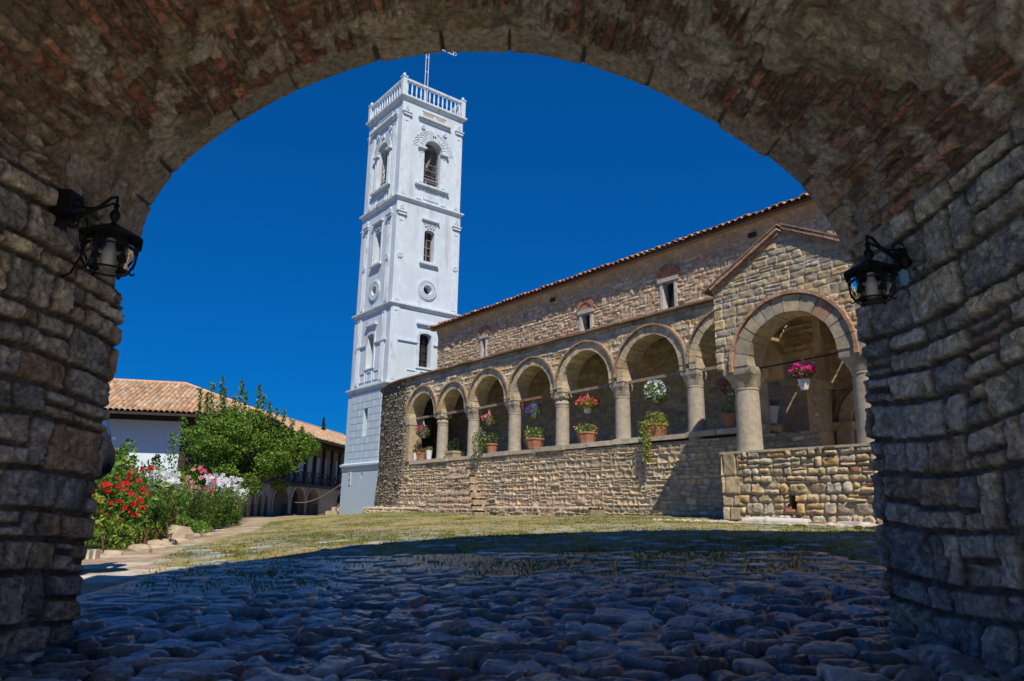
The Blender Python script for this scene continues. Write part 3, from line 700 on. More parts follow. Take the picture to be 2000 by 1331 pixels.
sheet('west_wall', lambda U, V: np.c_[0*U-25.55, U, V], const((-1, 0, 0)), np.arange(16.0, 23, .06), np.arange(-.4, 7.5, .06), stoneh(.15, .3, 411), 'masonry', church, CH, smooth=60, flip=True)
PN = lambda a, z, t: (a, YN+t, z)
for i, (cx, z0, w, h) in enumerate(WIN):
    fb = MB(); cc = (.50, .48, .45)
    fb.box(cx-w/2-.10, cx-w/2, YN-.05, YN+.3, z0-.4, z0+h, cc); fb.box(cx+w/2, cx+w/2+.10, YN-.05, YN+.3, z0-.4, z0+h, cc)
    fb.box(cx-w/2-.17, cx+w/2+.17, YN-.08, YN+.3, z0+h, z0+h+.12, (.44, .42, .40))
    if i == 0: fb.voussoirs(cx, z0+h+.12, .02, .17, 0, PI, 5, PN, -.06, .0, seed=3, pal=[(.55, .53, .50)])
    wf = build('window', fb, 'cut_stone', church, CH)
    g = MB(); g.box(cx-w/2, cx+w/2, YN+.22, YN+.25, z0-.3, z0+h); build('pane', g, 'window_dark', wf, CH)
    gb = MB()
    for k in range(1, 3): gb.bar((cx-w/2+w*k/3, YN+.15, z0-.2), (cx-w/2+w*k/3, YN+.15, z0+h), .018)
    for k in range(3): gb.bar((cx-w/2, YN+.15, z0+.1+h*k/3), (cx+w/2, YN+.15, z0+.1+h*k/3), .018)
    build('window_bars', gb, 'iron', wf, CH)
    bb = MB(); bp_ = [(.42, .17, .10), (.36, .18, .12), (.46, .24, .15)]
    r0 = w/2+.02 if i else .2
    bb.voussoirs(cx, z0+h+.10, r0+.05, r0+.20, .1, PI-.1, 15, PN, -.075, .02, seed=90+i, pal=bp_, gap=.012, rv=.02)
    if i: bb.plate([[(cx+(r0+.05)*math.cos(PI*k/10), z0+h+.12+(r0+.05)*math.sin(PI*k/10)) for k in range(11)]], PN, -.045, .02, (.42, .20, .12))
    build('brick_arch', bb, 'brick', wf, CH)
# main roof: tile field and a fringe of tile ends over the eave
EZ = ZE+.03; RS = math.tan(R(19))
sheet('roof', lambda U, V: np.c_[U, YN-.30+V*math.cos(R(19)), EZ+V*math.sin(R(19))], const((0, -math.sin(R(19)), math.cos(R(19)))), np.arange(-25.9, 3, .035), np.arange(0, 4.6, .12), tilehf(501, pal=((.42, .22, .13), (.33, .19, .13), (.48, .29, .18), (.30, .21, .16))), 'tiles', church, CH, smooth=60)
ev = MB(); rg = random.Random(12); x = -25.9
while x < 2.5:
    k = rg.uniform(.6, 1.2); r = .085+rg.uniform(-.012, .012); d = rg.uniform(-.05, .03); zz = rg.uniform(-.01, .02)
    n = 7; V = []; F = []
    for yy, z_ in ((YN-.36+d, EZ-.005+zz), (YN+.1, EZ+.16+zz)):
        for rad in (r, r-.02):
            for q in range(n): a = PI*q/(n-1); V.append((x+rad*math.cos(a), yy, z_+rad*.8*math.sin(a)+.02))
    for q in range(n-1):
        F += [(q, q+1, n+q+1, n+q), (q, 2*n+q, 2*n+q+1, q+1), (n+q, n+q+1, 3*n+q+1, 3*n+q)]
    ev.add(V, F, (.45*k, .25*k, .15*k)); x += .205+rg.uniform(-.01, .01)
build('eave_tiles', ev, 'tiles', church, CH, smooth=60)
eb = MB(); eb.add([(-25.9, YN-.34, EZ-.03), (3, YN-.34, EZ-.03), (3, YN+.5, EZ+.22), (-25.9, YN+.5, EZ+.22)], [(0, 1, 2, 3)], (.26, .17, .11))
eb.box(-25.8, 3, YN-.24, YN-.10, EZ-.10, EZ-.035, (.30, .20, .13)); build('eave_board', eb, 'brick', church, CH)
for x in (-18.05, -10.1): hb = MB(); hb.box(x-.11, x+.11, YN-.13, YN-.08, 7.12, 7.24); build('vent_shade', hb, 'unlit_interior', church, CH)  # dark blocks on the wall paint the shade of small vents
# the taller apse roof that shows beyond the west end
wr = MB(); wr.lathe([(1.9, 6.2), (1.9, 8.0)], (-27.2, 20.8, 0), 24, c=(.36, .28, .2))
wra = build('west_apse', wr, 'cut_stone', church, CH)
sheet('apse_roof', lambda U, V: np.c_[-27.2+(2.1-V)*np.cos(U), 20.8+(2.1-V)*np.sin(U), 8.0+V*.45], const((0, 0, 1)), np.linspace(0, 2*PI, 200), np.arange(0, 2.1, .1), lambda U, V: tilehf(510)(U*2.1, V), 'tiles', wra, CH, smooth=60)

# ------------------------------------------------------------------ porch (part of the church)
YP = 11.64; PXL, PXR = -8.34, -5.22; PC = -6.78; PR = .865; PZ = 2.72
def PP(a, z, t): return (a, YP+t, z)
def porch_mask(U, V):
    gable = V < 5.12-np.abs(U-PC)*.535
    op = ((V > 2.70) & (((U-PC)/(PR+.03))**2+((V-PZ)/(PR+.01))**2 < 1)) | ((V <= 2.71) & (V > 1.0))
    drain = (np.abs(U+6.93) < .075) & (V > .10) & (V < .34)
    return gable & ~op & ~drain
def porch_h(U, V):
    h1, c1, _ = masonry(U, V, .155, .235, 601, [(.46, .36, .22), (.50, .42, .30), (.40, .35, .27), (.52, .36, .17), (.38, .30, .21), (.48, .44, .36), (.42, .20, .13)], (.45, .39, .29), mw=.020, warp=.030, amp=.055, bev=.035, rough=.018, split=.35, rnd=.6, miss=.01, pw=[3, 3, 3, 2, 2, 2, .6], cvar=.35)
    h2, c2, _ = masonry(U, V, .165, .26, 621, [(.45, .38, .27), (.40, .35, .27), (.50, .42, .28), (.37, .33, .28), (.52, .40, .22), (.38, .30, .20)], (.50, .45, .36), mw=.018, warp=.016, amp=.022, bev=.018, rough=.010, split=.12, rnd=.35, miss=0, cvar=.3)
    h3, c3, _ = masonry(U-PXL+.02, V, .34, .31, 641, [(.48, .38, .24), (.45, .37, .25), (.50, .44, .34)], (.40, .33, .24), mw=.018, warp=.010, amp=.045, bev=.022, rough=.012, split=0, rnd=.2, miss=0, wvar=.2)
    w = sst(1.8, 1.9, V); h = h1*(1-w)+h2*w; c = mixc(c1, c2, w)
    q = sst(PXL+.40, PXL+.38, U)*(V < 1.5); h = h*(1-q)+h3*q; c = mixc(c, c3, q)
    return h, c
sheet('porch_wall', lambda U, V: np.c_[U, 0*U+YP, V], const((0, -1, 0)), np.arange(PXL, PXR, .018), np.arange(2.60, 5.1, .018), porch_h, 'masonry', church, CH, mask=porch_mask, smooth=60)
sheet('porch_parapet_wall', lambda U, V: np.c_[U, 0*U+YP, V], const((0, -1, 0)), np.arange(PXL, PXR, .018), np.arange(-.55, 1.14, .018), porch_h, 'masonry', church, CH, mask=lambda U, V: ~((np.abs(U+6.93) < .075) & (V > .10) & (V < .34)) & (V < 1.12), smooth=60)
pw = MB()
gab = [(PXL+.02, 2.68), (PC-PR-.02, 2.68)] + [(PC-(PR+.02)*math.cos(PI*k/20), PZ+(PR+.01)*math.sin(PI*k/20)) for k in range(21)] + [(PC+PR+.02, 2.68), (PXR-.02, 2.68), (PXR-.02, 4.25), (PC, 5.06), (PXL+.02, 4.25)]
pw.plate([gab], PP, .06, .50); build('porch_gable', pw, 'old_plaster', church, CH)
pp = MB(); pp.box(PXL+.01, -6.93-.08, YP+.05, YP+.46, -.6, 1.10, (.40, .33, .23)); pp.box(-6.93+.08, -2.5, YP+.05, YP+.46, -.6, 1.10, (.40, .33, .23)); pp.box(-7.02, -6.84, YP+.05, YP+.46, .34, 1.1, (.4, .33, .23)); pp.box(-7.02, -6.84, YP+.35, YP+.46, -.3, .34, (.2, .16, .11)); pp.box(-7.02, -6.84, YP+.05, YP+.35, -.5, .10, (.34, .28, .19))
pp.box(PXL-.02, PXR, YP-.05, YP+.48, 1.10, 1.14, (.46, .40, .30))
build('porch_parapet', pp, 'cut_stone', church, CH)
# side of the porch parapet and its side wall over the side arch
for nm_, v0_, v1_ in (('porch_side_wall', 2.70, 4.3), ('porch_side_parapet', -.5, 1.09)):
    sheet(nm_, lambda U, V: np.c_[0*U+PXL, U, V], const((-1, 0, 0)), np.arange(YP, YF+.02, .025), np.arange(v0_, v1_, .025), stoneh(.155, .25, 661, amp=.03, mw=.015, warp=.02), 'masonry', church, CH, mask=lambda U, V: ~(((U-12.45)/.48)**2+((V-2.7)/.62)**2 < 1), smooth=60, flip=True)
pv = MB(); pv.voussoirs(PC, PZ, PR, PR+.30, 0, PI, 13, PP, -.045, .46, seed=71, pal=[(.46, .40, .30), (.42, .37, .29), (.40, .36, .29), (.48, .40, .27), (.44, .28, .19)], gap=.012, rv=.02, cseg=5)
pva = build('porch_arch', pv, 'cut_stone', church, CH)
ph = MB(); ph.voussoirs(PC, PZ, PR+.315, PR+.375, -.08, PI+.08, 34, PP, -.09, .05, seed=72, pal=[(.46, .27, .17), (.42, .25, .17), (.48, .33, .23)], gap=.006, rv=.006)
build('hood_mould', ph, 'brick', pva, CH)
sv = MB()
PS = lambda a, z, t: (PXL+t, a, z)
sv.plate([[(YP+.05, 2.70), (12.45-.48, 2.70)] + [(12.45-.48*math.cos(PI*k/12), 2.70+.62*math.sin(PI*k/12)) for k in range(13)] + [(YF+.1, 2.70), (YF+.1, 4.2), (YP+.05, 4.2)]], PS, .04, .40)
build('porch_side_core', sv, 'old_plaster', church, CH); sv = MB(); sv.box(PXL+.02, PXL+.4, YP+.06, YF, -.5, 1.10); build('porch_side_core', sv, 'old_plaster', church, CH)
rw = MB(); rw.box(PXR-.35, PXR, YP+.5, YF, 2.7, 4.25); rw.box(PXR, 4, YF, YF+.5, -.6, 4.66); build('east_wall', rw, 'old_plaster', church, CH)
column(-7.90, YP+.27, 1.12, PZ, .232, .30, 20); column(-5.60, YP+.27, 1.12, PZ, .232, .30, 21)
# iron tie across the porch arch
tb = MB(); tb.bar((-7.7, YP+.30, 2.70), (-5.8, YP+.30, 2.76), .022); build('tie_rod', tb, 'iron', church, CH)
# gable roof of the porch: sloping courses of brick and tile with a thin slab roof
for sgn in (-1, 1):
    vb = MB(); rg = random.Random(40+sgn); L = 1.72; dirx = Vector((sgn*math.cos(R(28.1)), 0, -math.sin(R(28.1)))); nn = Vector((sgn*math.sin(R(28.1)), 0, math.cos(R(28.1))))
    apex = Vector((PC, YP, 5.10))
    for row, (dy, off, th) in enumerate(((-.055, .035, .06), (-.10, .10, .055))):
        t = 0
        while t < L:
            w = rg.uniform(.16, .26); k = rg.uniform(.75, 1.15); e = min(t+w, L+.05)
            p = apex+dirx*(t+e)/2+nn*off
            vb.obox((p.x, YP+dy/2+.05+rg.uniform(-.006, .006), p.z), dirx*(e-t)/2*.96, Vector((0, -dy/2+.05, 0)), nn*th/2, (.42*k, .27*k, .19*k)); t = e
    build('porch_cornice', vb, 'brick', church, CH)
    rb = MB(); t = -.05; apex2 = apex+nn*.15
    while t < L+.12:
        w = rg.uniform(.25, .4); e = min(t+w, L+.2); k = rg.uniform(.75, 1.15); p = apex2+dirx*(t+e)/2+nn*rg.uniform(0, .012)
        rb.obox((p.x, (YP-.11+YN)/2, p.z), dirx*(e-t)/2, Vector((0, (YN-YP+.11)/2, 0)), nn*.016+dirx*.0, (.30*k, .20*k, .15*k)); t = e
    build('porch_roof', rb, 'brick', church, CH)

# ------------------------------------------------------------------ stairs, benches and slabs at the foot of the church
st = thing('stone_staircase', 'worn rubble steps climbing to the gallery beside the second arch', 'stairs', (-19.4, 12.7, -.1), CH)
rows = [(-20.9, -17.3, 12.25, -.5, -.02), (-20.75, -17.7, 12.45, -.1, .14), (-20.5, -17.9, 12.62, .1, .34), (-20.2, -18.2, 12.74, .3, .56), (-20.0, -18.4, 12.84, .5, .80), (-19.85, -18.55, 12.93, .7, 1.04), (-19.75, -18.8, 13.0, .9, 1.28)]
for i, (x0, x1, y0, z0, z1) in enumerate(rows):
    def hs(U, V, s=700+i): h, c, _ = masonry(U, V, .12, .24, s, [(.40, .33, .24), (.44, .34, .24), (.36, .32, .26), (.42, .28, .2)], (.34, .28, .21), amp=.04, bev=.04, rnd=.7, warp=.03, mw=.012, rough=.02); return h, c
    L = x1-x0; D = 13.3-y0
    # one wrapped sheet: riser then tread
    hgt = z1-max(z0, -.5)
    def Pst(U, V, y0=y0, z0=z0, z1=z1, hgt=hgt): return np.c_[U, y0+np.clip(V-hgt, 0, 9), z0+np.clip(V, 0, hgt)]
    def Nst(U, V, hgt=hgt): w = sst(hgt-.05, hgt+.05, V); n = np.c_[0*U, -(1-w), w]; return n/np.linalg.norm(n, axis=1)[:, None]
    sheet('step', Pst, Nst, np.arange(x0, x1, .03), np.arange(0, hgt+D, .03), hs, 'masonry', st, CH, smooth=60)
    e = MB(); e.box(x0, x1, y0+.04, 13.3, z0-.2, z1-.03, (.40, .33, .245)); build('step_core', e, 'masonry', st, CH)
def ledge(name, label, x0, x1, y0, y1, z0, z1, seed, pal):
    t = thing(name, label, 'ledge', ((x0+x1)/2, (y0+y1)/2, z0), CH)
    hgt = z1-z0
    def Pst(U, V): return np.c_[U, y0+np.clip(V-hgt, 0, 9), z0+np.clip(V, 0, hgt)]
    def Nst(U, V): w = sst(hgt-.04, hgt+.04, V); n = np.c_[0*U, -(1-w), w]; return n/np.linalg.norm(n, axis=1)[:, None]
    sheet('facing', Pst, Nst, np.arange(x0, x1, .03), np.arange(0, hgt+y1-y0, .03), stoneh(.14, .26, seed, amp=.04, pal=pal, bev=.04, rnd=.7, warp=.03, rough=.02), 'masonry', t, CH, smooth=60)
    b = MB(); b.box(x0+.01, x1-.01, y0+.03, y1, z0, z1-.02, (.27, .23, .175)); build('core', b, 'masonry', t, CH); return t
ledge('stone_bench', 'low stone ledge beside the white tower at the curved end of the church', -24.6, -20.95, 12.45, 13.3, -.6, .02, 731, RPAL)
ledge('stone_plinth', 'long shallow rubble footing under the gallery wall right of the steps', -17.25, -12.9, 12.6, 13.25, -.5, .08, 741, [(.42, .32, .22), (.38, .32, .25), (.45, .36, .26)])
t = thing('marble_column_fragment', 'broken white marble shaft lying at the foot of the porch wall', 'marble block', (-6.9, 11.3, -.18), CH)
b = MB(); zz = -.13
b.tube([(-7.75, 11.36, zz), (-7.5, 11.36, zz+.01), (-7.0, 11.34, zz), (-6.5, 11.33, zz)], [.075, .085, .085, .08], 12); build('shaft', b, 'marble', t, CH, smooth=40)
b = MB(); b.box(-6.45, -6.1, 11.22, 11.44, zz-.1, zz+.03, (.40, .22, .16)); build('brick_piece', b, 'brick', t, CH)
b = MB(); b.plate([[(-6.05, 0), (-5.5, -.02), (-5.35, .0), (-5.6, .09), (-5.95, .10)]], lambda a, z, t_: (a, 11.2+t_, zz-.05+z), 0, .28); build('marble_chunk', b, 'marble', t, CH)
t = ledge('porch_apron', 'strip of flat paving stones along the foot of the porch', -9.6, -3.2, 11.05, 11.75, -.4, -.155, 751, [(.46, .40, .32), (.50, .44, .36), (.42, .34, .26)])

# ------------------------------------------------------------------ bell tower
tower = thing('bell_tower', 'tall white square bell tower with arched belfry and balustrade behind the church', 'bell tower', (-32.1, 18.05, -.26), CH)
TCX, TCY = -32.1, 18.05
def face(k, hw):
    c, s = [(1, 0), (0, 1), (-1, 0), (0, -1)][k]          # outward normal (c, s)
    def P(a, z, t):                                       # t > 0 stands proud of the wall
        return (TCX + c*(hw+t) - s*a, TCY + s*(hw+t) + c*a, z)
    return P
def rect(cx, z0, w, h): return [(cx-w/2, z0), (cx+w/2, z0), (cx+w/2, z0+h), (cx-w/2, z0+h)]
def circ(cx, cz, r, n=24): return [(cx+r*math.cos(2*PI*i/n), cz+r*math.sin(2*PI*i/n)) for i in range(n)]
def ring_pts(cx, cz, r0, r1, P, t, mb, n=24): mb.plate([circ(cx, cz, r1, n), circ(cx, cz, r0, n)[::-1]], P, t, -.01)
def framep(mb, P, cx, z0, w, h, bw, t): mb.plate([rect(cx, z0, w, h), rect(cx, z0+bw, w-2*bw, h-2*bw)[::-1]], P, t, -.01)
STG = [(-.7, 2.02, 2.05, 'grey_base_paint'), (2.02, 5.84, 2.0, 'block_paint'), (5.84, 9.8, 1.95, 'whitewash'), (9.8, 15.45, 1.92, 'whitewash'), (15.45, 21.05, 1.89, 'whitewash')]
HOLES = [[], [archloop(.05, .40, 3.45, 4.72, 8, .12)], [archloop(.05, .66, 6.85, 8.42, 8, .14)], [archloop(.05, .60, 12.35, 13.92, 8, .16), circ(.05, 10.85, .24)], [archloop(.05, 1.02, 16.5, 18.62, 14)]]
def cornice(z, hw, prof, nm='cornice', m='whitewash_trim'):
    b = MB()
    n = len(prof); V = []; F = []
    for d, dz in prof:
        w = hw+d
        V += [(TCX-w, TCY-w, z+dz), (TCX+w, TCY-w, z+dz), (TCX+w, TCY+w, z+dz), (TCX-w, TCY+w, z+dz)]
    for i in range(n-1):
        for k in range(4): F.append((i*4+k, i*4+(k+1) % 4, (i+1)*4+(k+1) % 4, (i+1)*4+k))
    F.append((3, 2, 1, 0)); F.append(tuple((n-1)*4+k for k in range(4)))
    b.add(V, F); build(nm, b, m, tower, CH)
for si, (z0, z1, hw, mm) in enumerate(STG):
    for k in range(4):
        P = face(k, hw); w = hw if k % 2 == 0 else hw-.40
        b = MB(); hl = HOLES[si]
        if si == 0 and k == 3: hl = [rect(.10, 1.42, .16, .26)]
        b.plate([[(-w, z0), (w, z0), (w, z1), (-w, z1)]] + [h[::-1] for h in hl], P, 0, -.40)
        wl = build('wall', b, mm, tower, CH)
        tm = MB()
        if si == 1:      # incised blocks: thin raised rectangles between the joints
            rg = random.Random(7+k); zc = z0+.02; row = 0
            while zc < z1-.2:
                rh = .345; a = -w+.02 + (0 if row % 2 else -.5)
                while a < w:
                    a2 = a+1.0; l, r_ = max(a, -w+.02), min(a2-.035, w-.02)
                    if r_-l > .1:
                        segs = [(l, r_)]
                        if 3.4 < zc+.17 < 4.9:
                            segs = [(l, min(r_, -.19)), (max(l, .29), r_)]
                        for q0, q1 in segs:
                            if q1-q0 > .05: tm.plate([[(q0, zc), (q1, zc), (q1, zc+rh-.03), (q0, zc+rh-.03)]], P, .018, -.01)
                    a = a2
                zc += rh; row += 1
            build('block_facing', tm, 'block_paint', wl, CH)
        if si >= 2:
            # corner pilasters: raised strips with fluting, little cap and roundel
            pt = z1-.02 if si == 2 else z1-.95
            for sg in (-1, 1):
                pc = sg*(w-.26)
                tm.plate([rect(pc, z0+.12, .40, pt-z0-.16)], P, .035, -.01)
                framep(tm, P, pc, z0+.22, .26, pt-z0-.5, .035, .06)
                tm.plate([rect(pc, z0+.34, .05, pt-z0-.75)], P, .055, -.01)
                if si > 2:
                    tm.plate([[(pc-.22, pt), (pc+.22, pt), (pc+.27, pt+.14), (pc-.27, pt+.14)]], P, .11, -.01)
                    tm.plate([rect(pc, pt+.14, .56, .05)], P, .15, -.01)
                    ring_pts(pc, pt+.42, .07, .12, P, .07, tm, 16); ring_pts(pc, pt+.42, .0+.02, .05, P, .07, tm, 12)
                    tm.plate([rect(pc, pt+.24, .42, .03)], P, .06, -.01)
                if si == 3:
                    ring_pts(pc, 12.35, .07, .15, P, .085, tm, 18); ring_pts(pc, 12.35, .02, .05, P, .085, tm, 12)
            # label mould over each window
            if si == 2:
                tm.plate([rect(.05, 8.98, 1.1, .10)], P, .14, -.01)
                for sg in (-1, 1):
                    tm.plate([rect(.05+sg*1.0, 8.0, 1.18, .09)], P, .07, -.01)
                tm.plate([archloop(.05, .96, 6.75, 8.5, 8, .18), archloop(.05, .68, 6.8, 8.42, 8, .14)[::-1]], P, .05, -.01)
                for q in (-.75, 0, .75): framep(tm, P, .05+q, 6.15, .55, .48, .04, .035)
            if si == 3:
                tm.plate([rect(.05, 14.55, 1.05, .09)], P, .15, -.01); tm.plate([rect(.05, 14.47, .95, .08)], P, .08, -.01)
                framep(tm, P, .05, 12.28, .96, 2.16, .07, .04)
                tm.plate([rect(.05, 12.17, 1.1, .10)], P, .15, -.01)
                for q in range(9):
                    a = -.28+.07*q; tm.plate([circ(.05+a, 14.27+.07*math.sin(q*2.4), .045, 8)], P, .05, -.01)
                # oculus wreath
                for q in range(26):
                    a = 2*PI*q/26; tm.plate([circ(.05+.47*math.cos(a), 10.85+.47*math.sin(a), .055, 8)], P, .075, -.01)
                    a += .12; tm.plate([circ(.05+.36*math.cos(a), 10.85+.36*math.sin(a), .045, 8)], P, .06, -.01)
                ring_pts(.05, 10.85, .25, .31, P, .06, tm, 28); ring_pts(.05, 10.85, .53, .57, P, .04, tm, 32)
            if si == 4:
                tm.plate([rect(.05, 20.25, 2.0, .10)], P, .17, -.01); tm.plate([rect(.05, 20.15, 1.85, .10)], P, .09, -.01)
                framep(tm, P, .05, 20.42, 1.6, .32, .035, .03)
                # arch moulding and imposts
                tm.voussoirs(.05, 18.62, .53, .86, 0, PI, 15, P, .07, -.01, gap=.03, cseg=2)
                for sg in (-1, 1):
                    tm.plate([rect(.05+sg*.70, 18.50, .46, .11)], P, .18, -.01)
                    tm.plate([rect(.05+sg*.69, 16.5, .30, 2.0)], P, .05, -.01); framep(tm, P, .05+sg*.69, 16.62, .2, 1.7, .03, .075)
                tm.plate([rect(.05, 19.42, .22, .22)], P, .12, -.01)
                tm.plate([rect(.05, 16.40, 2.05, .11)], P, .18, -.01)
                framep(tm, P, .05, 15.72, .95, .52, .045, .04)
                for sg in (-1, 1): framep(tm, P, .05+sg*.75, 15.66, .3, .62, .045, .04)
                # garlands
                rg = random.Random(3)
                for q in range(46):
                    a = PI*(.04+.92*q/45); rr = 1.02+.05*math.sin(q*2.1)
                    for dr in (0, .14): 
                        x_, z_ = .05+(rr+dr)*math.cos(a)*1.03, 18.5+(rr+dr)*math.sin(a)*1.02
                        d = Vector((math.cos(a+.9*(1 if q % 2 else -1)), math.sin(a+.9*(1 if q % 2 else -1)))); n_ = Vector((-d.y, d.x))*.028
                        pp_ = Vector((x_, z_)); tm.plate([[tuple(pp_-d*.07), tuple(pp_-n_), tuple(pp_+d*.07), tuple(pp_+n_)]], P, .030, -.01)
                for sg in (-1, 1): ring_pts(.05+sg*.68, 19.78, .05, .12, P, .08, tm, 16)
            build('relief', tm, 'whitewash_trim', wl, CH)
        if si == 4 and k == 0:
            b = MB(); b.plate([rect(-.32, 20.46, .66, .23)], P, .012, -.01, (.42, .38, .31)); b.plate([rect(.42, 20.46, .60, .23)], P, .012, -.01, (.44, .40, .34)); build('bare_stone', b, 'cut_stone', wl, CH)
        # windows
        for (cx, zz0, ww, hh, kind) in {1: [(.05, 3.45, .40, 1.38, 'slit')], 2: [(.05, 6.85, .66, 1.70, 'win')], 3: [(.05, 12.35, .60, 1.72, 'win'), (.05, 10.6, .5, .5, 'oc')]}.get(si, []):
            g = MB(); g.plate([rect(cx, zz0-.02, ww+.1, hh+.06)], P, -.36, -.38); wn_ = build('window', g, 'window_dark', tower, CH)
            if kind == 'win':
                fr = MB(); framep(fr, P, cx, zz0, ww, hh, .05, -.22)
                fr = MB(); fr.plate([rect(cx, zz0, ww, hh), rect(cx, zz0+.05, ww-.1, hh-.1)[::-1]], P, -.28, -.33)
                fr.plate([rect(cx, zz0, .045, hh)], P, -.275, -.33)
                for q in range(1, 4): fr.plate([rect(cx, zz0+hh*q/4-.02, ww, .035)], P, -.28, -.33)
                build('window_frame', fr, 'dark_wood' if si == 2 else 'grey_wood', wn_, CH)
cornice(2.0, 2.0, [(.04, -.22), (.10, -.14), (.10, -.02), (.16, .02), (.16, .10), (.0, .17)], m='block_paint')
cornice(5.8, 1.95, [(.04, -.14), (.10, -.06), (.12, -.02), (.18, .02), (.18, .09), (.0, .15)])
cornice(9.78, 1.92, [(.03, -.12), (.09, -.06), (.12, -.02), (.17, .02), (.17, .09), (.0, .13)])
cornice(15.42, 1.89, [(.03, -.12), (.09, -.06), (.12, -.02), (.17, .02), (.17, .09), (.0, .13)])
cornice(21.1, 1.89, [(.02, -.14), (.08, -.06), (.12, .0), (.17, .03), (.17, .12), (.08, .16)])
# belfry inside
b = MB(); b.box(TCX-1.4, TCX+1.4, TCY-1.4, TCY+1.4, 16.2, 16.35); b.box(TCX-1.45, TCX+1.45, TCY-1.45, TCY+1.45, 20.6, 20.8); build('belfry_floor', b, 'grey_plaster', tower, CH)
b = MB(); b.box(TCX-1.5, TCX+1.5, TCY-1.5, TCY+1.5, 2, 16.1); build('inner_core', b, 'unlit_interior', tower, CH)
bl = MB(); bl.lathe([(.50, 18.1), (.46, 18.2), (.36, 18.5), (.30, 18.75), (.18, 18.9), (.02, 18.93)], (TCX+.5, TCY-.2, 0), 20); build('bell', bl, 'iron', tower, CH, smooth=40)
b = MB(); b.bar((TCX+1.0, TCY+.55, 16.4), (TCX+1.0, TCY-.45+1.05, 16.9), .05)
b.bar((TCX+1.35, TCY-.35, 16.9), (TCX+1.35, TCY+.3, 18.7), .10); b.bar((TCX+1.5, TCY-.1, 16.3), (TCX+1.5, TCY-.1, 17.0), .10); b.bar((TCX+1.4, TCY-1.4, 18.95), (TCX+1.4, TCY+1.4, 18.95), .16); b.bar((TCX+1.45, TCY-.55, 18.2), (TCX+1.45, TCY+.05, 17.7), .04)
build('bell_frame', b, 'grey_wood', tower, CH)
for k in range(4):
    P = face(k, 1.89); b = MB()
    for q in range(4): b.plate([rect(.05, 16.85+.33*q, 1.04, .025)], P, -.20, -.225)
    b.plate([rect(-.44, 16.5, .05, 2.0)], P, -.2, -.24); b.plate([rect(.52, 16.5, .05, 2.1)], P, -.2, -.24); b.plate([rect(.05, 16.95, 1.0, .07)], P, -.16, -.2)
    build('belfry_rail', b, 'grey_wood', tower, CH)
# balustrade
bw = 1.95
for k in range(4):
    P = face(k, bw-.10)
    b = MB(); b.plate([rect(0, 22.12, 2*bw, .11)], P, .10, -.10); b.plate([rect(0, 21.26, 2*bw, .05)], P, .09, -.09); build('handrail', b, 'whitewash_trim', tower, CH)
    for q in range(13):
        a = -bw+.30+(2*bw-.6)*q/12; x, y, _ = P(a, 0, 0); m_ = MB()
        m_.lathe([(.04, 21.3), (.04, 21.4), (.028, 21.45), (.055, 21.62), (.044, 21.8), (.030, 21.98), (.04, 22.05), (.04, 22.13)], (x, y, 0), 8); build('baluster', m_, 'whitewash_trim', tower, CH, smooth=60)
    for a in (-bw+.08,):
        x, y, _ = P(a, 0, 0); m_ = MB(); m_.lathe([(.12, 21.25), (.12, 22.24), (.15, 22.26), (.15, 22.32), (.07, 22.36), (.09, 22.42), (.06, 22.5), (.01, 22.53)], (x, y, 0), 8, square=[1, 1, 1, 1, 0, 0, 0, 0]); build('balustrade_post', m_, 'whitewash_trim', tower, CH)
# lattice cross on the top
cr = thing('lattice_cross', 'thin white lattice cross mast standing on the tower roof', 'cross', (-31.95, 18.5, 21.3), CH)
b = MB(); X0, Y0 = -31.95, 18.5
for dy in (-.09, .09): b.bar((X0, Y0+dy, 21.2), (X0, Y0+dy, 27.8), .028)
for q in range(12): b.bar((X0, Y0-.09, 21.6+.95*q if q < 7 else 27.8), (X0, Y0+.09, 21.6+.95*q if q < 7 else 27.8), .025)
for dz in (-.12, .12): b.bar((X0, Y0-1.75, 26.45+dz), (X0, Y0+1.75, 26.45+dz), .035)
for sg in (-1, 1):
    b.bar((X0, Y0+sg*1.75, 26.33), (X0, Y0+sg*1.75, 26.57), .035)
    b.tube([(X0, Y0+sg*(1.75+.10+.10*math.cos(t)), 26.45+.12*math.sin(t)) for t in np.linspace(0, 2*PI, 12)], .015, 5)
build('mast', b, 'white_metal', cr, CH)
# notice on the base
nt_ = thing('wall_notice', 'small white notice with dark print on the grey tower base', 'sign', (-33.25, 16.0, 1.35), CH)
b = MB(); P = face(3, 2.05); a0 = -(-33.25-TCX)*-1
b.plate([rect(-1.12, 1.12, .22, .62)], P, .03, -.01, (.62, .64, .62)); build('board', b, 'sign_print', nt_, CH)
b = MB()
for z, w in ((1.66, .12), (1.60, .14)): b.plate([rect(-1.12, z, w, .03)], P, .034, .02, (.08, .08, .09))
b.plate([rect(-1.12, 1.50, .10, .06)], P, .034, .02, (.08, .08, .09)); b.plate([rect(-1.12, 1.28, .14, .14)], P, .034, .02, (.12, .12, .13)); b.plate([rect(-1.12, 1.18, .12, .04)], P, .034, .02, (.08, .08, .09))
build('print', b, 'sign_print', nt_, CH)

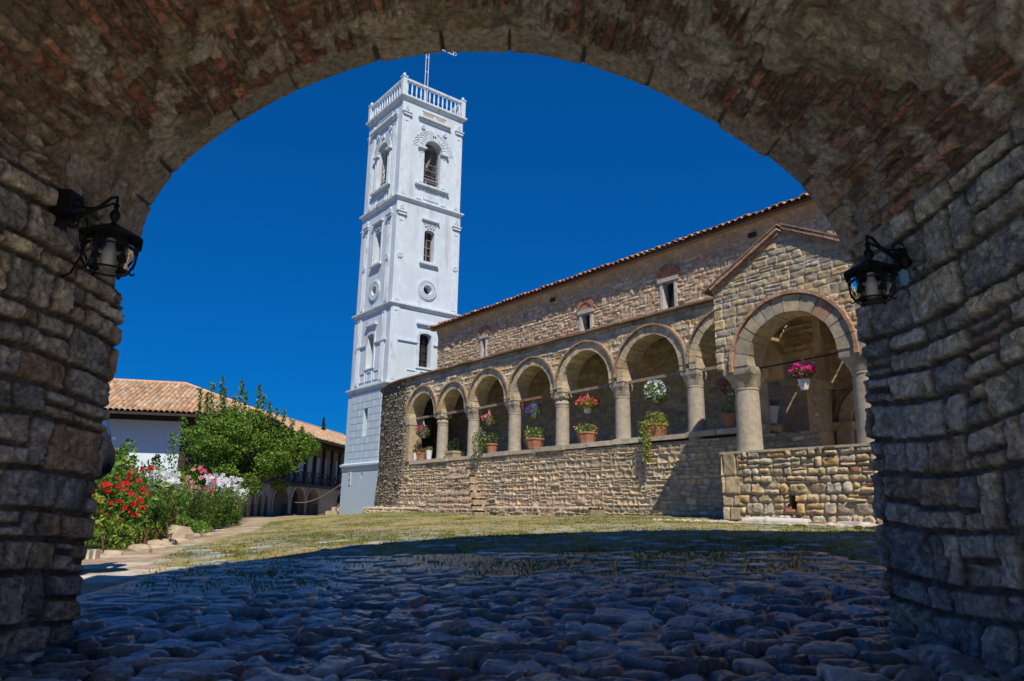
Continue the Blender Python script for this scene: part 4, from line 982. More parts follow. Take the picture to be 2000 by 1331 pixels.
# ------------------------------------------------------------------ the monastery house on the left
house = thing('monastery_house', 'long white and timber residence with terracotta tile roof behind the garden', 'house', (-14.6, 40, -.62))
HA0, HA1, HB, HC0 = Vector((-28, 36.7)), Vector((-14.6, 40)), Vector((-15.6, 48)), Vector((-12.3, 73))
def seg_P(p0, p1):
    d = (p1-p0); L = d.length; d.normalize(); n = Vector((d.y, -d.x))      # outward: towards the yard
    def P(a, z, t): q = p0+d*a+n*t; return (q.x, q.y, z)
    return P, L, d, n
PA, LA, dA, nA = seg_P(HA0, HA1); PB_, LB, dB, nB = seg_P(HA1, HB); PC_, LC, dC, nC = seg_P(HB, HC0)
ZF, ZV = 1.55, 5.0
def onseg(P0, d, ratio):   # a where x/y = ratio
    return (ratio*P0.y-P0.x)/(d.x-ratio*d.y)
aW = onseg(HA0, dA, -.455)
b = MB(); b.plate([[(0, ZF), (aW, ZF), (aW, 4.45), (0, 4.45)]], PA, 0, -.3); build('white_wall', b, 'house_plaster', house)
b = MB(); b.plate([[(aW, ZF-.1), (LA, ZF-.1), (LA, ZV), (aW, ZV)]], PA, -1.8, -2.0); b.plate([[(0, ZF-.1), (LB, ZF-.1), (LB, ZV), (0, ZV)]], PB_, -1.8, -2.0); b.plate([[(-1, ZF-.1), (LC, ZF-.1), (LC, ZV), (-1, ZV)]], PC_, -1.8, -2.0)
build('gallery_wall', b, 'grey_plaster', house)
b = MB(); rg = random.Random(2)
for a in np.arange(.8, LC-1, 1.55): b.plate([rect(a, 2.0, .85, 2.0)], PC_, -1.76, -1.81)
build('white_panels', b, 'house_plaster', house)
b = MB(); b.plate([[(0, -1), (LA, -1), (LA, ZF-.1), (0, ZF-.1)]], PA, 0, -.3); build('ground_wall', b, 'cream_plaster', house)
# ground floor arches
def arcade(P, L, cs, w, zs, nm):
    b = MB(); hl = [archloop(c, w, -1.2, zs, 12)[::-1] for c in cs]
    L0 = [(0, -.9)]
    out = [(0, -.9)]
    for c in cs: out += [(c-w/2, -.9)] + [(c-w/2*math.cos(PI*i/12), zs+w/2*math.sin(PI*i/12)) for i in range(13)] + [(c+w/2, -.9)]
    out += [(L, -.9), (L, ZF-.1), (0, ZF-.1)]
    b.plate([out], P, 0, -.5); build('arcade_wall', b, 'cream_plaster', house)
    for c in cs:
        r = MB(); r.voussoirs(c, zs, w/2, w/2+.22, 0, PI, 11, P, .05, -.4, seed=int(c*10), pal=[(.44, .37, .29), (.38, .32, .26)], gap=.02)
        r.plate([rect(c-w/2-.11, -.8, .22, zs+.8)], P, .05, -.4, (.36, .30, .23)); r.plate([rect(c+w/2+.11, -.8, .22, zs+.8)], P, .05, -.4, (.36, .30, .23)); build('arch_surround', r, 'cut_stone', house)
arcade(PB_, LB, [.9, 2.8, 4.7, 6.6], 1.15, .15, 'b')
csC = [onseg(HB, dC, (p-1000)/1434) for p in (554, 587.5, 616)]
arcade(PC_, LC, csC+[csC[2]+6.0], 2.3, .25, 'c')
b = MB()
for P, L in ((PB_, LB), (PC_, LC)): b.plate([[(0, -1), (L, -1), (L, 1.4), (0, 1.4)]], P, -2.6, -2.8)
build('arcade_back', b, 'old_plaster', house)
# timber: floor beam, posts, eave, railing
b = MB()
for P, L in ((PA, LA), (PB_, LB), (PC_, LC)):
    b.plate([rect(L/2, ZF-.12, L+.2, .22)], P, .12, -2.0); b.plate([rect(L/2, 4.45, L+.2, .30)], P, .05, -.2)
build('beam', b, 'dark_wood', house)
def post(P, a, w=.22): q = MB(); q.plate([rect(a, ZF, w, ZV-ZF-.3)], P, .06, -.16); build('post', q, 'dark_wood', house)
post(PA, aW+.12, .34)
for a in np.arange(aW+2.2, LA, 2.1): post(PA, a)
for a in np.arange(.2, LB, 2): post(PB_, a)
for a in np.arange(.2, LC, 1.7): post(PC_, a)
for P, L, a0 in ((PA, LA, aW+.3), (PB_, LB, 0), (PC_, LC, 0)):
    b = MB(); b.plate([[(a0, 2.45), (L, 2.45), (L, 2.53), (a0, 2.53)]], P, .04, -.06); a = a0
    while a < L-.2:
        e = min(a+.8, L)
        for q in ((a, ZF+.1, e, 2.45), (a, 2.45, e, ZF+.1)): b.bar(P(q[0], q[1], 0), P(q[2], q[3], 0), .045)
        b.bar(P(a, ZF+.1, 0), P(a, 2.45, 0), .05); a = e
    build('railing', b, 'dark_wood', house)
# roofs
def miter(p, n1, n2, d):
    m = (n1+n2); k = 2*d/ m.length_squared if m.length_squared > 1e-6 else 0; return p+m*(k if True else 0)
eo, rd = 1.40, 4.9; ZR0, ZR1 = 4.76, 7.22
def off(d): return [HA0+nA*d, miter(HA1, nA, nB, d), miter(HB, nB, nC, d), HC0+nC*d]
E = off(eo); G = off(-rd)
Eo = [Vector((p.x, p.y, ZR0)) for p in E]; Gr = [Vector((p.x, p.y, ZR1)) for p in G]
for i in range(3):
    e0, e1, g0, g1_ = Eo[i], Eo[i+1], Gr[i], Gr[i+1]
    d = (e1-e0).normalized(); n = Vector((-d.y, d.x, 0)); n = n if n.dot(g0-e0) > 0 else -n
    wdt = eo+rd; slope = Vector((n.x*wdt, n.y*wdt, ZR1-ZR0)); SL = slope.length; sd = slope/SL; nn = d.cross(sd); nn = nn if nn.z > 0 else -nn
    poly = [(0, 0), ((e1-e0).dot(d), 0), ((g1_-e0).dot(d), SL), ((g0-e0).dot(d), SL)]
    u0 = min(p[0] for p in poly); u1 = max(p[0] for p in poly)
    sheet('roof', lambda U, V, e0=e0, d=d, sd=sd: np.array(e0)[None]+U[:, None]*np.array(d)+V[:, None]*np.array(sd), const(tuple(nn)), np.arange(u0, u1, .045), np.arange(0, SL+.02, .06), tilehf(520+i, pitch=.27, row=.42, amp=.075, pal=((.48, .31, .19), (.41, .25, .15), (.55, .39, .26), (.35, .22, .14), (.50, .32, .19))), 'tiles', house, mask=lambda U, V, poly=poly: inpoly(U, V, poly), smooth=60, flip=True)
b = MB()
for i in range(3): b.tube([Gr[i]+Vector((0, 0, .06)), Gr[i+1]+Vector((0, 0, .06))], .13, 8, (.55, .33, .2))
for i in (1, 2): b.tube([Eo[i]+Vector((0, 0, .05)), Gr[i]+Vector((0, 0, .05))], .12, 8, (.58, .36, .22))
build('ridge_tiles', b, 'tiles', house, smooth=60)
b = MB(); Gi = [Vector((p.x, p.y, ZR1-.1)) for p in G]
for i in range(3):
    l = [Eo[i]-Vector((0, 0, .06)), Eo[i+1]-Vector((0, 0, .06)), Gi[i+1], Gi[i]]; b.add(l, [(0, 1, 2, 3)])
    b.bar(Eo[i]-Vector((0, 0, .1)), Eo[i+1]-Vector((0, 0, .1)), .06, .14)
B2 = off(-rd*2)
for i in range(3): b.add([Gi[i], Gi[i+1], (B2[i+1].x, B2[i+1].y, 4.8), (B2[i].x, B2[i].y, 4.8)], [(0, 1, 2, 3)])
build('roof_underside', b, 'dark_wood', house)
for P, L in ((PA, LA), (PB_, LB), (PC_, LC)):
    b = MB()
    for a in np.arange(.3, L, .9): b.bar(P(a, 4.70, 1.30), P(a, 4.80, -.6), .11, .12)
    build('rafters', b, 'dark_wood', house)
b = MB(); b.plate([[(0, -1), (LA, -1), (LA, 4.9), (0, 4.9)]], PA, -7, -7.2); b.plate([[(0, -1), (LC, -1), (LC, 4.9), (0, 4.9)]], PC_, -7, -7.2); build('rear_wall', b, 'cream_plaster', house)
# stairs between the house and the tower, with its rope
stt = thing('outdoor_staircase', 'small rubble staircase between the tower and the arched house', 'stairs', (-8.9, 38, -.5))
for i in range(8):
    b = MB(); y = 37.2+.32*i; k = .9+.1*(i % 3); b.box(-9.55+.22*i, -7.3, y, 41, -.7, -.35+.2*i, (.40*k, .33*k, .24*k)); build('step', b, 'cut_stone', stt)
rp_ = thing('rope_rail', 'sagging rope handrail beside the rubble stairs left of the tower', 'rope', (-13, 45, 0))
for z0, z1 in ((.35, 1.15), (-.45, .05)):
    p0, p1 = Vector(PC_(csC[0]+1.6, z0, .1)), Vector((-8.6, 37.2, z1)); b = MB()
    b.tube([p0.lerp(p1, t)-Vector((0, 0, .35*math.sin(PI*t)**1)) for t in np.linspace(0, 1, 12)], .03, 6); build('rope', b, 'rope', rp_)

# ------------------------------------------------------------------ foliage helpers
def leaves(C, size, rs, pal, up=.3, aspect=.5, jit=.35, dirs=None):
    """one folded-rhombus leaf per centre: returns verts, faces (N,4), colours"""
    n = len(C); d = rs.normal(size=(n, 3)); d[:, 2] += up
    if dirs is not None: d = dirs + .25*rs.normal(size=(n, 3))
    d /= np.linalg.norm(d, axis=1)[:, None]
    q = rs.normal(size=(n, 3)); s = np.cross(d, q); s /= np.linalg.norm(s, axis=1)[:, None]
    sz = size*(1+jit*(2*rs.random(n)-1)); d *= sz[:, None]; s *= (sz*aspect)[:, None]
    V = np.stack([C-d*.5, C+s*.5, C+d*.5, C-s*.5], 1).reshape(-1, 3); F = np.arange(4*n).reshape(n, 4)
    pal = np.array(pal); c = pal[rs.integers(0, len(pal), n)]*(.75+.5*rs.random((n, 1)))
    return V, F, np.repeat(c, 4, 0)
GREEN = [(.08, .19, .02), (.11, .24, .03), (.14, .28, .035), (.06, .15, .02), (.19, .31, .05)]
DGREEN = [(.03, .065, .015), (.04, .08, .02), (.055, .10, .025), (.025, .05, .015)]
YGREEN = [(.22, .34, .03), (.28, .38, .05), (.17, .29, .03), (.33, .38, .07)]
def blob(n, c, r, rs, shell=.5):
    d = rs.normal(size=(n, 3)); d /= np.linalg.norm(d, axis=1)[:, None]; k = rs.random(n)**(1/3)*(1-shell)+shell*rs.random(n)**.25
    return np.array(c)+d*k[:, None]*np.array(r)
def flowers(C, size, rs, pal, toward=(0.1, -.8, .6), npet=5):
    """five-petal blossoms"""
    Vs = []; Cs = []; pal = np.array(pal)
    t = np.array(toward)
    for p in C:
        n = t+.5*rs.normal(size=3); n /= np.linalg.norm(n); a = np.cross(n, [0, 0, 1.]); a /= np.linalg.norm(a)+1e-9; b_ = np.cross(n, a)
        s = size*rs.uniform(.75, 1.2); cc = pal[rs.integers(len(pal))]*rs.uniform(.8, 1.15); ph = rs.uniform(0, 6)
        for k in range(npet):
            an = ph+2*PI*k/npet; u = a*math.cos(an)+b_*math.sin(an); w = -a*math.sin(an)+b_*math.cos(an)
            Vs += [p, p+(u*.6+w*.34)*s+n*s*.15, p+u*s+n*s*.22, p+(u*.6-w*.34)*s+n*s*.15]; Cs += [cc*.7, cc, cc, cc]
    V = np.array(Vs); return V, np.arange(len(V)).reshape(-1, 4), np.array(Cs)

# ------------------------------------------------------------------ hanging baskets and pots
def basket(x, y, z, r, pal, label, seed, zh, potmat='white_pot', n=70, leafpal=GREEN, droop=.0, frame=CH, flat=.85, fs=.045, showpot=False):
    rs = np.random.default_rng(seed)
    t = thing('hanging_basket', label, 'flower basket', (x, y, z), frame, group='flower baskets hanging in the arches')
    b = MB(); pr = r*.42; zo = -.62 if showpot else -.05; b.lathe([(pr*.62, -.20*r/.28), (pr*.8, -.12*r/.28), (pr, 0), (pr*1.06, .0), (pr*1.06, .02), (pr*.9, .02)], (x, y, z+r*zo), 18); build('pot', b, potmat, t, frame, smooth=40)
    b = MB()
    for k in range(3): a = 2*PI*k/3+.5; b.tube([(x+pr*math.cos(a), y+pr*math.sin(a), z-r*.2), (x, y, zh-.10)], .006, 5)
    b.tube([(x, y, zh-.11), (x, y, zh-.03), (x+.02, y, zh), (x, y, zh+.02), (x-.02, y, zh)], .007, 5)
    build('hanger', b, 'white_metal', t, frame)
    build('foliage', leaves(blob(int(900*(r/.28)**2), (x, y, z-.02), (r*.92, r*.92, r*flat), rs, .5), .055, rs, leafpal), 'leaf', t, frame)
    C = blob(n, (x, y, z+.03), (r, r, r*flat), rs, .92); C = C[C[:, 2] > z-r*.5]
    build('blossoms', flowers(C, fs, rs, pal, toward=(.15, -.9, .4)), 'petal', t, frame); return t
PINK = [(.75, .05, .22), (.85, .10, .30), (.60, .03, .16)]; MAG = [(.80, .03, .35), (.70, .02, .28), (.9, .08, .42)]
CORAL = [(.80, .10, .14), (.75, .06, .12), (.85, .2, .2)]; PURP = [(.14, .05, .50), (.20, .09, .62), (.10, .03, .38)]; WHITE = [(.80, .83, .90), (.75, .8, .85)]
basket(-22.2, 13.42, 2.72, .30, MAG, 'bright pink basket hanging in the first arch nearest the white tower', 1, ZS-.06, n=70)
basket(-18.25, 13.42, 2.80, .26, [(.80, .06, .2), (.85, .1, .3), (.8, .55, .5)], 'red and white basket hanging above the big bush in the third arch', 2, ZS-.06)
basket(-16.05, 13.42, 2.84, .26, PURP, 'purple flower basket hanging in the fourth arch', 3, ZS-.06, n=90)
basket(-13.8, 13.42, 2.84, .34, CORAL, 'wide coral red flower basket hanging under the reddish tie beam', 4, ZS-.06, n=150, leafpal=YGREEN, flat=.5)
basket(-11.42, 13.42, 2.86, .33, WHITE, 'round basket of white flowers hanging over the trailing plant', 5, ZS-.06, n=120)
basket(-9.30, 13.42, 2.74, .26, MAG, 'magenta basket half hidden behind the left porch column', 6, ZS-.06)
basket(-6.72, 11.90, 2.50, .24, [(.85, .02, .36), (.75, .01, .28), (.55, .02, .3)], 'vivid magenta petunia basket with white pot in the porch arch', 7, 2.72, n=80, fs=.055, showpot=True, flat=.6)

def pot(kind, x, y, z, r, h, m, label, seed, plant, frame=CH, group=None, cat='flower pot'):
    rs = np.random.default_rng(seed); t = thing('flower_pot', label, cat, (x, y, z), frame, group='pots standing on the gallery parapet')
    b = MB()
    if kind == 'round': b.lathe([(r*.68, 0), (r*.85, h*.5), (r*.96, h*.85), (r*1.06, h*.86), (r*1.06, h), (r*.9, h), (r*.85, h*.9)], (x, y, z), 20)
    elif kind == 'trough': b.lathe([(r*.72, 0), (r*.9, h*.55), (r*1.0, h*.85), (r*1.06, h*.86), (r*1.06, h), (r*.92, h)], (x, y, z), 8)
    elif kind == 'square': b.lathe([(r*.72, 0), (r*.98, h*.85), (r*1.05, h*.86), (r*1.05, h), (r*.9, h)], (x, y, z), 24, square=[1]*5)
    elif kind == 'vase': b.lathe([(r*.6, 0), (r*.8, h*.3), (r*.95, h*.9), (r, h), (r*.85, h)], (x, y, z), 20)
    build('container', b, m, t, frame, smooth=40 if kind != 'trough' else 20)
    plant(t, x, y, z+h, r, rs, frame); return t
def pl_bushy(pal, fl=None, hr=.22, n=350, s=.05, fn=14, wide=1.15, fsz=.035):
    def f(t, x, y, z, r, rs, fr):
        build('foliage', leaves(blob(n, (x, y, z+hr*.55), (r*wide, r*wide, hr), rs, .3), s, rs, pal, up=.7), 'leaf', t, fr)
        if fl: build('blossoms', flowers(blob(fn, (x, y, z+hr*.8), (r*wide, r*wide, hr*.9), rs, .9), fsz, rs, fl, toward=(.1, -.9, .5)), 'petal', t, fr)
    return f
def pl_trail(t, x, y, z, r, rs, fr):
    C = np.r_[blob(500, (x, y, z+.12), (.36, .26, .20), rs, .3), blob(250, (x+.25, y-.15, z), (.25, .2, .2), rs, .5)]
    n = 900; k = rs.random(n)**.8; C2 = np.c_[x+.02+(.17-.10*k)*rs.normal(size=n)*.6+.04*k, 13.03-.05*rs.random(n)-.04*rs.normal(size=n)-.03*(1-k), z+.05-k*.98]
    build('foliage', leaves(np.r_[C, C2], .05, rs, YGREEN+[(.22, .18, .06)], up=-.2), 'leaf', t, fr)
    build('blossoms', flowers(blob(10, (x-.12, y, z+.30), (.16, .1, .06), rs, .9), .035, rs, WHITE), 'petal', t, fr)
def pl_bigbush(t, x, y, z, r, rs, fr):
    C = np.r_[blob(900, (x-.28, 13.12, z+.02), (.30, .24, .44), rs, .4), blob(300, (x, y, z+.15), (.3, .25, .2), rs, .4)]
    build('foliage', leaves(C, .05, rs, DGREEN+GREEN, up=-.1), 'leaf', t, fr)
    build('blossoms', flowers(blob(90, (x-.28, 13.10, z+.05), (.31, .25, .45), rs, .95), .026, rs, [(.85, .80, .55), (.9, .65, .2), (.85, .85, .8)]), 'petal', t, fr)
YQ = 13.40
pot('vase', -22.62, YQ, 1.67, .11, .30, 'white_pot', 'white vase with pale petunias at the left end of the first arch', 11, pl_bushy(GREEN, WHITE, .16, 160, fn=12))
pot('trough', -22.22, YQ, 1.67, .20, .28, 'terracotta', 'small terracotta trough with pink flowers between two white vases', 12, pl_bushy(GREEN, PINK, .12, 150, fn=14))
pot('vase', -21.72, YQ, 1.67, .12, .34, 'white_pot', 'taller white vase with pink flowers against the first column', 13, pl_bushy(GREEN, [(.8, .4, .45)], .10, 90, fn=8))
pot('square', -20.33, 13.55, 1.40, .24, .52, 'stone_pot', 'tan square planter with dark shrub in the second arch', 14, pl_bushy(DGREEN, None, .30, 420, wide=1.2))
pot('vase', -18.92, 13.62, 1.69, .10, .26, 'white_pot', 'small white pot behind the flowering bush at the third column', 15, pl_bushy(GREEN, None, .08, 50))
pot('round', -18.05, YQ, 1.72, .20, .30, 'terracotta', 'terracotta pot whose dense flowering bush hangs over the parapet', 16, pl_bigbush)
pot('trough', -15.98, YQ, 1.74, .29, .30, 'terracotta', 'terracotta bowl with yellow green plant under the purple basket', 17, pl_bushy(YGREEN+GREEN, WHITE, .24, 560, fn=14, wide=1.2))
pot('trough', -13.82, YQ, 1.76, .27, .30, 'terracotta', 'faceted terracotta trough with small red and white flowers', 18, pl_bushy(YGREEN+GREEN, [(.8, .2, .25), (.85, .8, .6)], .15, 330, fn=24, wide=1.3))
pot('trough', -11.45, YQ, 1.78, .31, .30, 'terracotta', 'terracotta planter with a long green plant trailing down the wall', 19, pl_trail)
pot('round', -9.32, YQ, 1.80, .21, .32, 'terracotta', 'terracotta pot with green plant and mauve flowers left of the porch column', 20, pl_bushy(GREEN, [(.5, .4, .7)], .28, 380, fn=10))
pot('round', -9.0, 14.4, 1.95, .20, .40, 'white_pot', 'pale blue white pot with purple flowers inside the porch', 21, pl_bushy(GREEN, [(.35, .22, .55)], .12, 130, fn=34))
b = MB(); b.box(-9.9, -8.75, 14.15, 14.75, .9, 1.95, (.36, .30, .22)); build('inner_parapet', b, 'cut_stone', church, CH)

# ------------------------------------------------------------------ lanterns in the gateway
def lantern(base, sx, label, sc=1.0):
    bx, by, bz = base                                       # foot of the bracket on the wall; sx: +1 reaches towards +x
    t = thing('wall_lantern', label, 'lantern', base, group='iron lanterns on brackets in the gateway')
    lx, ly = (bx+sx*.30, by-.02) if sx > 0 else (bx+sx*.27, by-.08); zt = bz+.06
    b = MB(); b.lathe([(.055, -.02), (.055, .02)], (0, 0, 0), 14)
    pl = MB(); pl.box(bx-.03 if sx > 0 else bx-.012, bx+.012 if sx > 0 else bx+.03, by-.045, by+.045, bz-.09, bz+.09); build('wall_plate', pl, 'iron', t)
    jb = MB(); jb.lathe([(.05, 0), (.05, .05)], (0, 0, 0), 12); 
    br = MB()
    v0 = Vector((bx, by, bz-.02)); v1 = Vector((lx, ly, zt))
    side = (v1-v0); 
    br.tube([v0, v0.lerp(v1, .35)+Vector((0, 0, -.02)), v0.lerp(v1, .7)+Vector((0, 0, .0)), v0.lerp(v1, .88)+Vector((0, 0, .035)), v1+Vector((0, 0, .03)), v1], [.011, .014, .011, .008, .008, .008], 8)
    br.tube([v0+Vector((0, 0, .08)), v0.lerp(v1, .3)+Vector((0, 0, .03)), v0.lerp(v1, .7)+Vector((0, 0, -.01)), v0.lerp(v1, .95)+Vector((0, 0, .0))], .006, 6)
    # scroll near the wall
    c = v0.lerp(v1, .22)+Vector((0, 0, .045)); d = Vector((sx, 0, 0))
    br.tube([c+d*(.045*(1-k/14)*math.cos(k*.62))+Vector((0, 0, .045*(1-k/14)*math.sin(k*.62))) for k in range(13)], .006, 6)
    c = v0.lerp(v1, .22)-Vector((0, 0, .05))
    br.tube([c+d*(.035*(1-k/14)*math.cos(-k*.62))+Vector((0, 0, .035*(1-k/14)*math.sin(-k*.62))) for k in range(13)], .006, 6)
    build('bracket', br, 'iron', t, smooth=60)
    fn = MB(); fn.lathe([(.004, .0), (.016, -.015), (.010, -.04), (.026, -.065), (.026, -.085), (.012, -.11), (.014, -.12)], (lx, ly, zt), 12); build('finial', fn, 'iron', t, smooth=60)
    z0 = zt-.12
    rf_ = MB(); rf_.lathe([(.012, 0), (.05, -.022), (.165, -.085), (.172, -.105), (.160, -.100), (.05, -.04)], (lx, ly, z0), 6); build('lamp_roof', rf_, 'iron', t)
    gl = MB(); gl.lathe([(.112, -.085), (.120, -.15), (.116, -.20), (.090, -.265), (.086, -.262), (.111, -.198), (.115, -.15), (.107, -.085)], (lx, ly, z0), 28, caps=False); build('glass', gl, 'glass', t, smooth=60)
    bu = MB(); bu.lathe([(.022, -.09), (.022, -.13), (.032, -.15), (.036, -.20), (.030, -.235), (.012, -.25)], (lx, ly, z0), 14); build('bulb', bu, 'bulb', t, smooth=60)
    cg = MB()
    for k in range(6):
        a = PI/6+k*PI/3; u = Vector((math.cos(a), math.sin(a), 0)); o = Vector((lx, ly, z0))
        cg.tube([o+u*.120+Vector((0, 0, -.09)), o+u*.128+Vector((0, 0, -.15)), o+u*.124+Vector((0, 0, -.21)), o+u*.10+Vector((0, 0, -.262))], .0065, 6)
        w = Vector((-u.y, u.x, 0)); cg.add([o+u*.130-w*.012+Vector((0, 0, -.195)), o+u*.130+w*.012+Vector((0, 0, -.195)), o+u*.124+w*.027+Vector((0, 0, -.235)), o+u*.124-w*.027+Vector((0, 0, -.235)),
                o+u*.122-w*.012+Vector((0, 0, -.195)), o+u*.122+w*.012+Vector((0, 0, -.195)), o+u*.114+w*.027+Vector((0, 0, -.235)), o+u*.114-w*.027+Vector((0, 0, -.235))], [(0, 1, 2, 3), (7, 6, 5, 4), (0, 4, 5, 1), (1, 5, 6, 2), (2, 6, 7, 3), (3, 7, 4, 0)])
        cg.obox(o+u*.128+Vector((0, 0, -.145)), u*.008, w*.014, (0, 0, .011))
        cg.tube([o+u*.10+Vector((0, 0, -.262)), o+u*.118+Vector((0, 0, -.275)), o+u*.13+Vector((0, 0, -.265))], .006, 5)
    cg.tube([Vector((lx+.127*math.cos(a), ly+.127*math.sin(a), z0-.145)) for a in np.linspace(0, 2*PI, 25)], .0055, 6, caps=False)
    cg.tube([Vector((lx+.098*math.cos(a), ly+.098*math.sin(a), z0-.265)) for a in np.linspace(0, 2*PI, 25)], .006, 6, caps=False)
    build('cage', cg, 'iron', t, smooth=60)
    for ch_ in t.children: 
        if ch_.name.split('.')[0] in ('lamp_roof', 'glass', 'bulb', 'cage'):
            pv_ = M[t].inverted() @ Vector((lx, ly, zt)); ch_.data.transform(Matrix.Translation(pv_) @ Matrix.Scale(sc, 4) @ Matrix.Translation(-pv_))
    return t, lx, ly, z0
tl_, *_ = lantern((-2.44, 3.62, 1.525), 1, 'black iron lantern on the left gateway wall with a dangling cable')
tr_, *_ = lantern((2.20, 3.76, 1.40), -1, 'black iron lantern on the right gateway wall above a blue disc', .86)
b = MB(); b.tube([(-2.30, 3.62, 1.50), (-2.29, 3.63, 1.42), (-2.31, 3.64, 1.30), (-2.38, 3.68, 1.21), (-2.44, 3.70, 1.19)], .006, 6); build('cable', b, 'iron', tl_, smooth=60)
b = MB(); b.box(-2.47, -2.37, 3.56, 3.68, 1.50, 1.64); build('junction_box', b, 'iron', tl_)
b = MB(); b.lathe([(.045, 0), (.055, .05), (.045, .10)], (2.17, 3.78, 1.34), 12); build('junction_box', b, 'iron', tr_)
bd = MB(); bd.lathe([(.0005, -.006), (.045, -.006), (.048, 0), (.045, .006), (.0005, .006)], (0, 0, 0), 24)
V = np.array(bd.v); V = np.c_[V[:, 0]*.55+2.12, V[:, 2]+3.70, V[:, 1]+1.265]
build('blue_disc', (V, bd.f, None), 'plastic_blue', tr_, smooth=40)
b = MB(); b.tube([(2.16, 3.76, 1.40), (2.12, 3.72, 1.31)], .006, 6); build('disc_stem', b, 'iron', tr_)

# ------------------------------------------------------------------ person with a dark bag, mostly behind the left jamb
def skinned(name, joints, edges, matn, parent, sub=2):
    me = bpy.data.meshes.new(name); inv = M[parent].inverted()
    me.from_pydata([tuple(inv @ Vector(j[:3])) for j in joints], edges, []); o = bpy.data.objects.new(name, me); col.objects.link(o); o.parent = parent; M[o] = M[parent]
    md = o.modifiers.new('skin', 'SKIN'); 
    for v, j in zip(me.skin_vertices[0].data, joints): v.radius = (j[3], j[4] if len(j) > 4 else j[3])
    me.skin_vertices[0].data[0].use_root = True; md.use_smooth_shade = True
    s = o.modifiers.new('sub', 'SUBSURF'); s.levels = sub; s.render_levels = sub
    me.materials.append(MAT[matn]); return o
px_, py_ = -4.02, 6.75; pz = g1(px_, py_)
man = thing('person', 'person in a blue shirt and jeans with a dark bag behind the left jamb', 'person', (px_, py_, pz))
def J(x, y, z, *r): return (px_+x, py_+y, pz+z, *r)
skinned('body', [J(0, 0, .92, .13, .10), J(0, 0, 1.10, .13, .09), J(0, 0, 1.30, .16, .10), J(0, .0, 1.43, .07), J(0, -.01, 1.52, .055), J(0, -.03, 1.60, .085, .095), J(0, -.03, 1.70, .075, .085),
        J(.17, 0, 1.38, .055), J(.24, .02, 1.12, .042), J(.24, -.12, .92, .033), J(.24, -.16, .86, .03), J(-.17, 0, 1.38, .055), J(-.25, .02, 1.12, .042), J(-.24, -.06, .88, .033), J(-.24, -.08, .80, .03),
        J(.09, 0, .86, .09), J(.10, -.02, .48, .062), J(.10, .02, .10, .042), J(.10, -.12, .04, .035), J(-.09, 0, .86, .09), J(-.10, .03, .48, .062), J(-.10, .06, .10, .042), J(-.10, -.08, .04, .035)],
        [(0, 1), (1, 2), (2, 3), (3, 4), (4, 5), (5, 6), (2, 7), (7, 8), (8, 9), (9, 10), (2, 11), (11, 12), (12, 13), (13, 14), (0, 15), (15, 16), (16, 17), (17, 18), (0, 19), (19, 20), (20, 21), (21, 22)], 'skin', man)
skinned('shirt', [J(0, 0, .92, .155, .12), J(0, 0, 1.10, .15, .11), J(0, 0, 1.30, .18, .12), J(0, 0, 1.42, .085), J(.18, 0, 1.38, .072), J(.235, .02, 1.18, .06), J(-.18, 0, 1.38, .072), J(-.245, .02, 1.18, .06)],
        [(0, 1), (1, 2), (2, 3), (2, 4), (4, 5), (2, 6), (6, 7)], 'shirt', man)
skinned('jeans', [J(0, 0, .94, .145, .12), J(.09, 0, .84, .105), J(.10, -.02, .48, .078), J(.10, .02, .10, .062), J(-.09, 0, .84, .105), J(-.10, .03, .48, .078), J(-.10, .06, .10, .062)], [(0, 1), (1, 2), (2, 3), (0, 4), (4, 5), (5, 6)], 'denim', man)
skinned('hair', [J(0, .02, 1.62, .085, .08), J(0, .0, 1.71, .085, .09)], [(0, 1)], 'hair', man)
bag = thing('shoulder_bag', 'bulging dark navy bag hanging from the half hidden person', 'bag', (-3.62, 6.45, pz+.72))
bx_, by_ = -3.70, 6.45
me_ = MB(); prof = [(.02, .08), (.10, .10), (.155, .17), (.185, .28), (.175, .40), (.14, .50), (.10, .58), (.06, .64), (.02, .66)]
me_.lathe(prof, (bx_, by_, pz+.64), 26); V = np.array(me_.v); an = np.arctan2(V[:, 1]-by_, V[:, 0]-bx_)
V[:, :2] += ((.010*np.sin(an*7+V[:, 2]*4)+.006*np.sin(an*13+1))[:, None])*np.c_[np.cos(an), np.sin(an)]; V[:, 1] = by_+(V[:, 1]-by_)*.75
V[:, 2] = pz+1.30+(V[:, 2]-pz-1.30)*.80; V[:, 0] += .010*np.sin(V[:, 2]*21)+.008*np.sin(V[:, 2]*47+an*3)
build('sack', (V, me_.f, None), 'cloth_black', bag, smooth=60)
b = MB(); b.tube([(bx_-.02, by_+.04, pz+1.20), (bx_-.05, by_+.10, pz+1.34), (bx_-.16, by_+.25, pz+1.47)], .018, 8); b.tube([(bx_-.02, by_-.04, pz+1.20), (bx_-.06, by_+.08, pz+1.33), (bx_-.18, by_+.24, pz+1.46)], .018, 8); build('strap', b, 'cloth_black', bag, smooth=60)

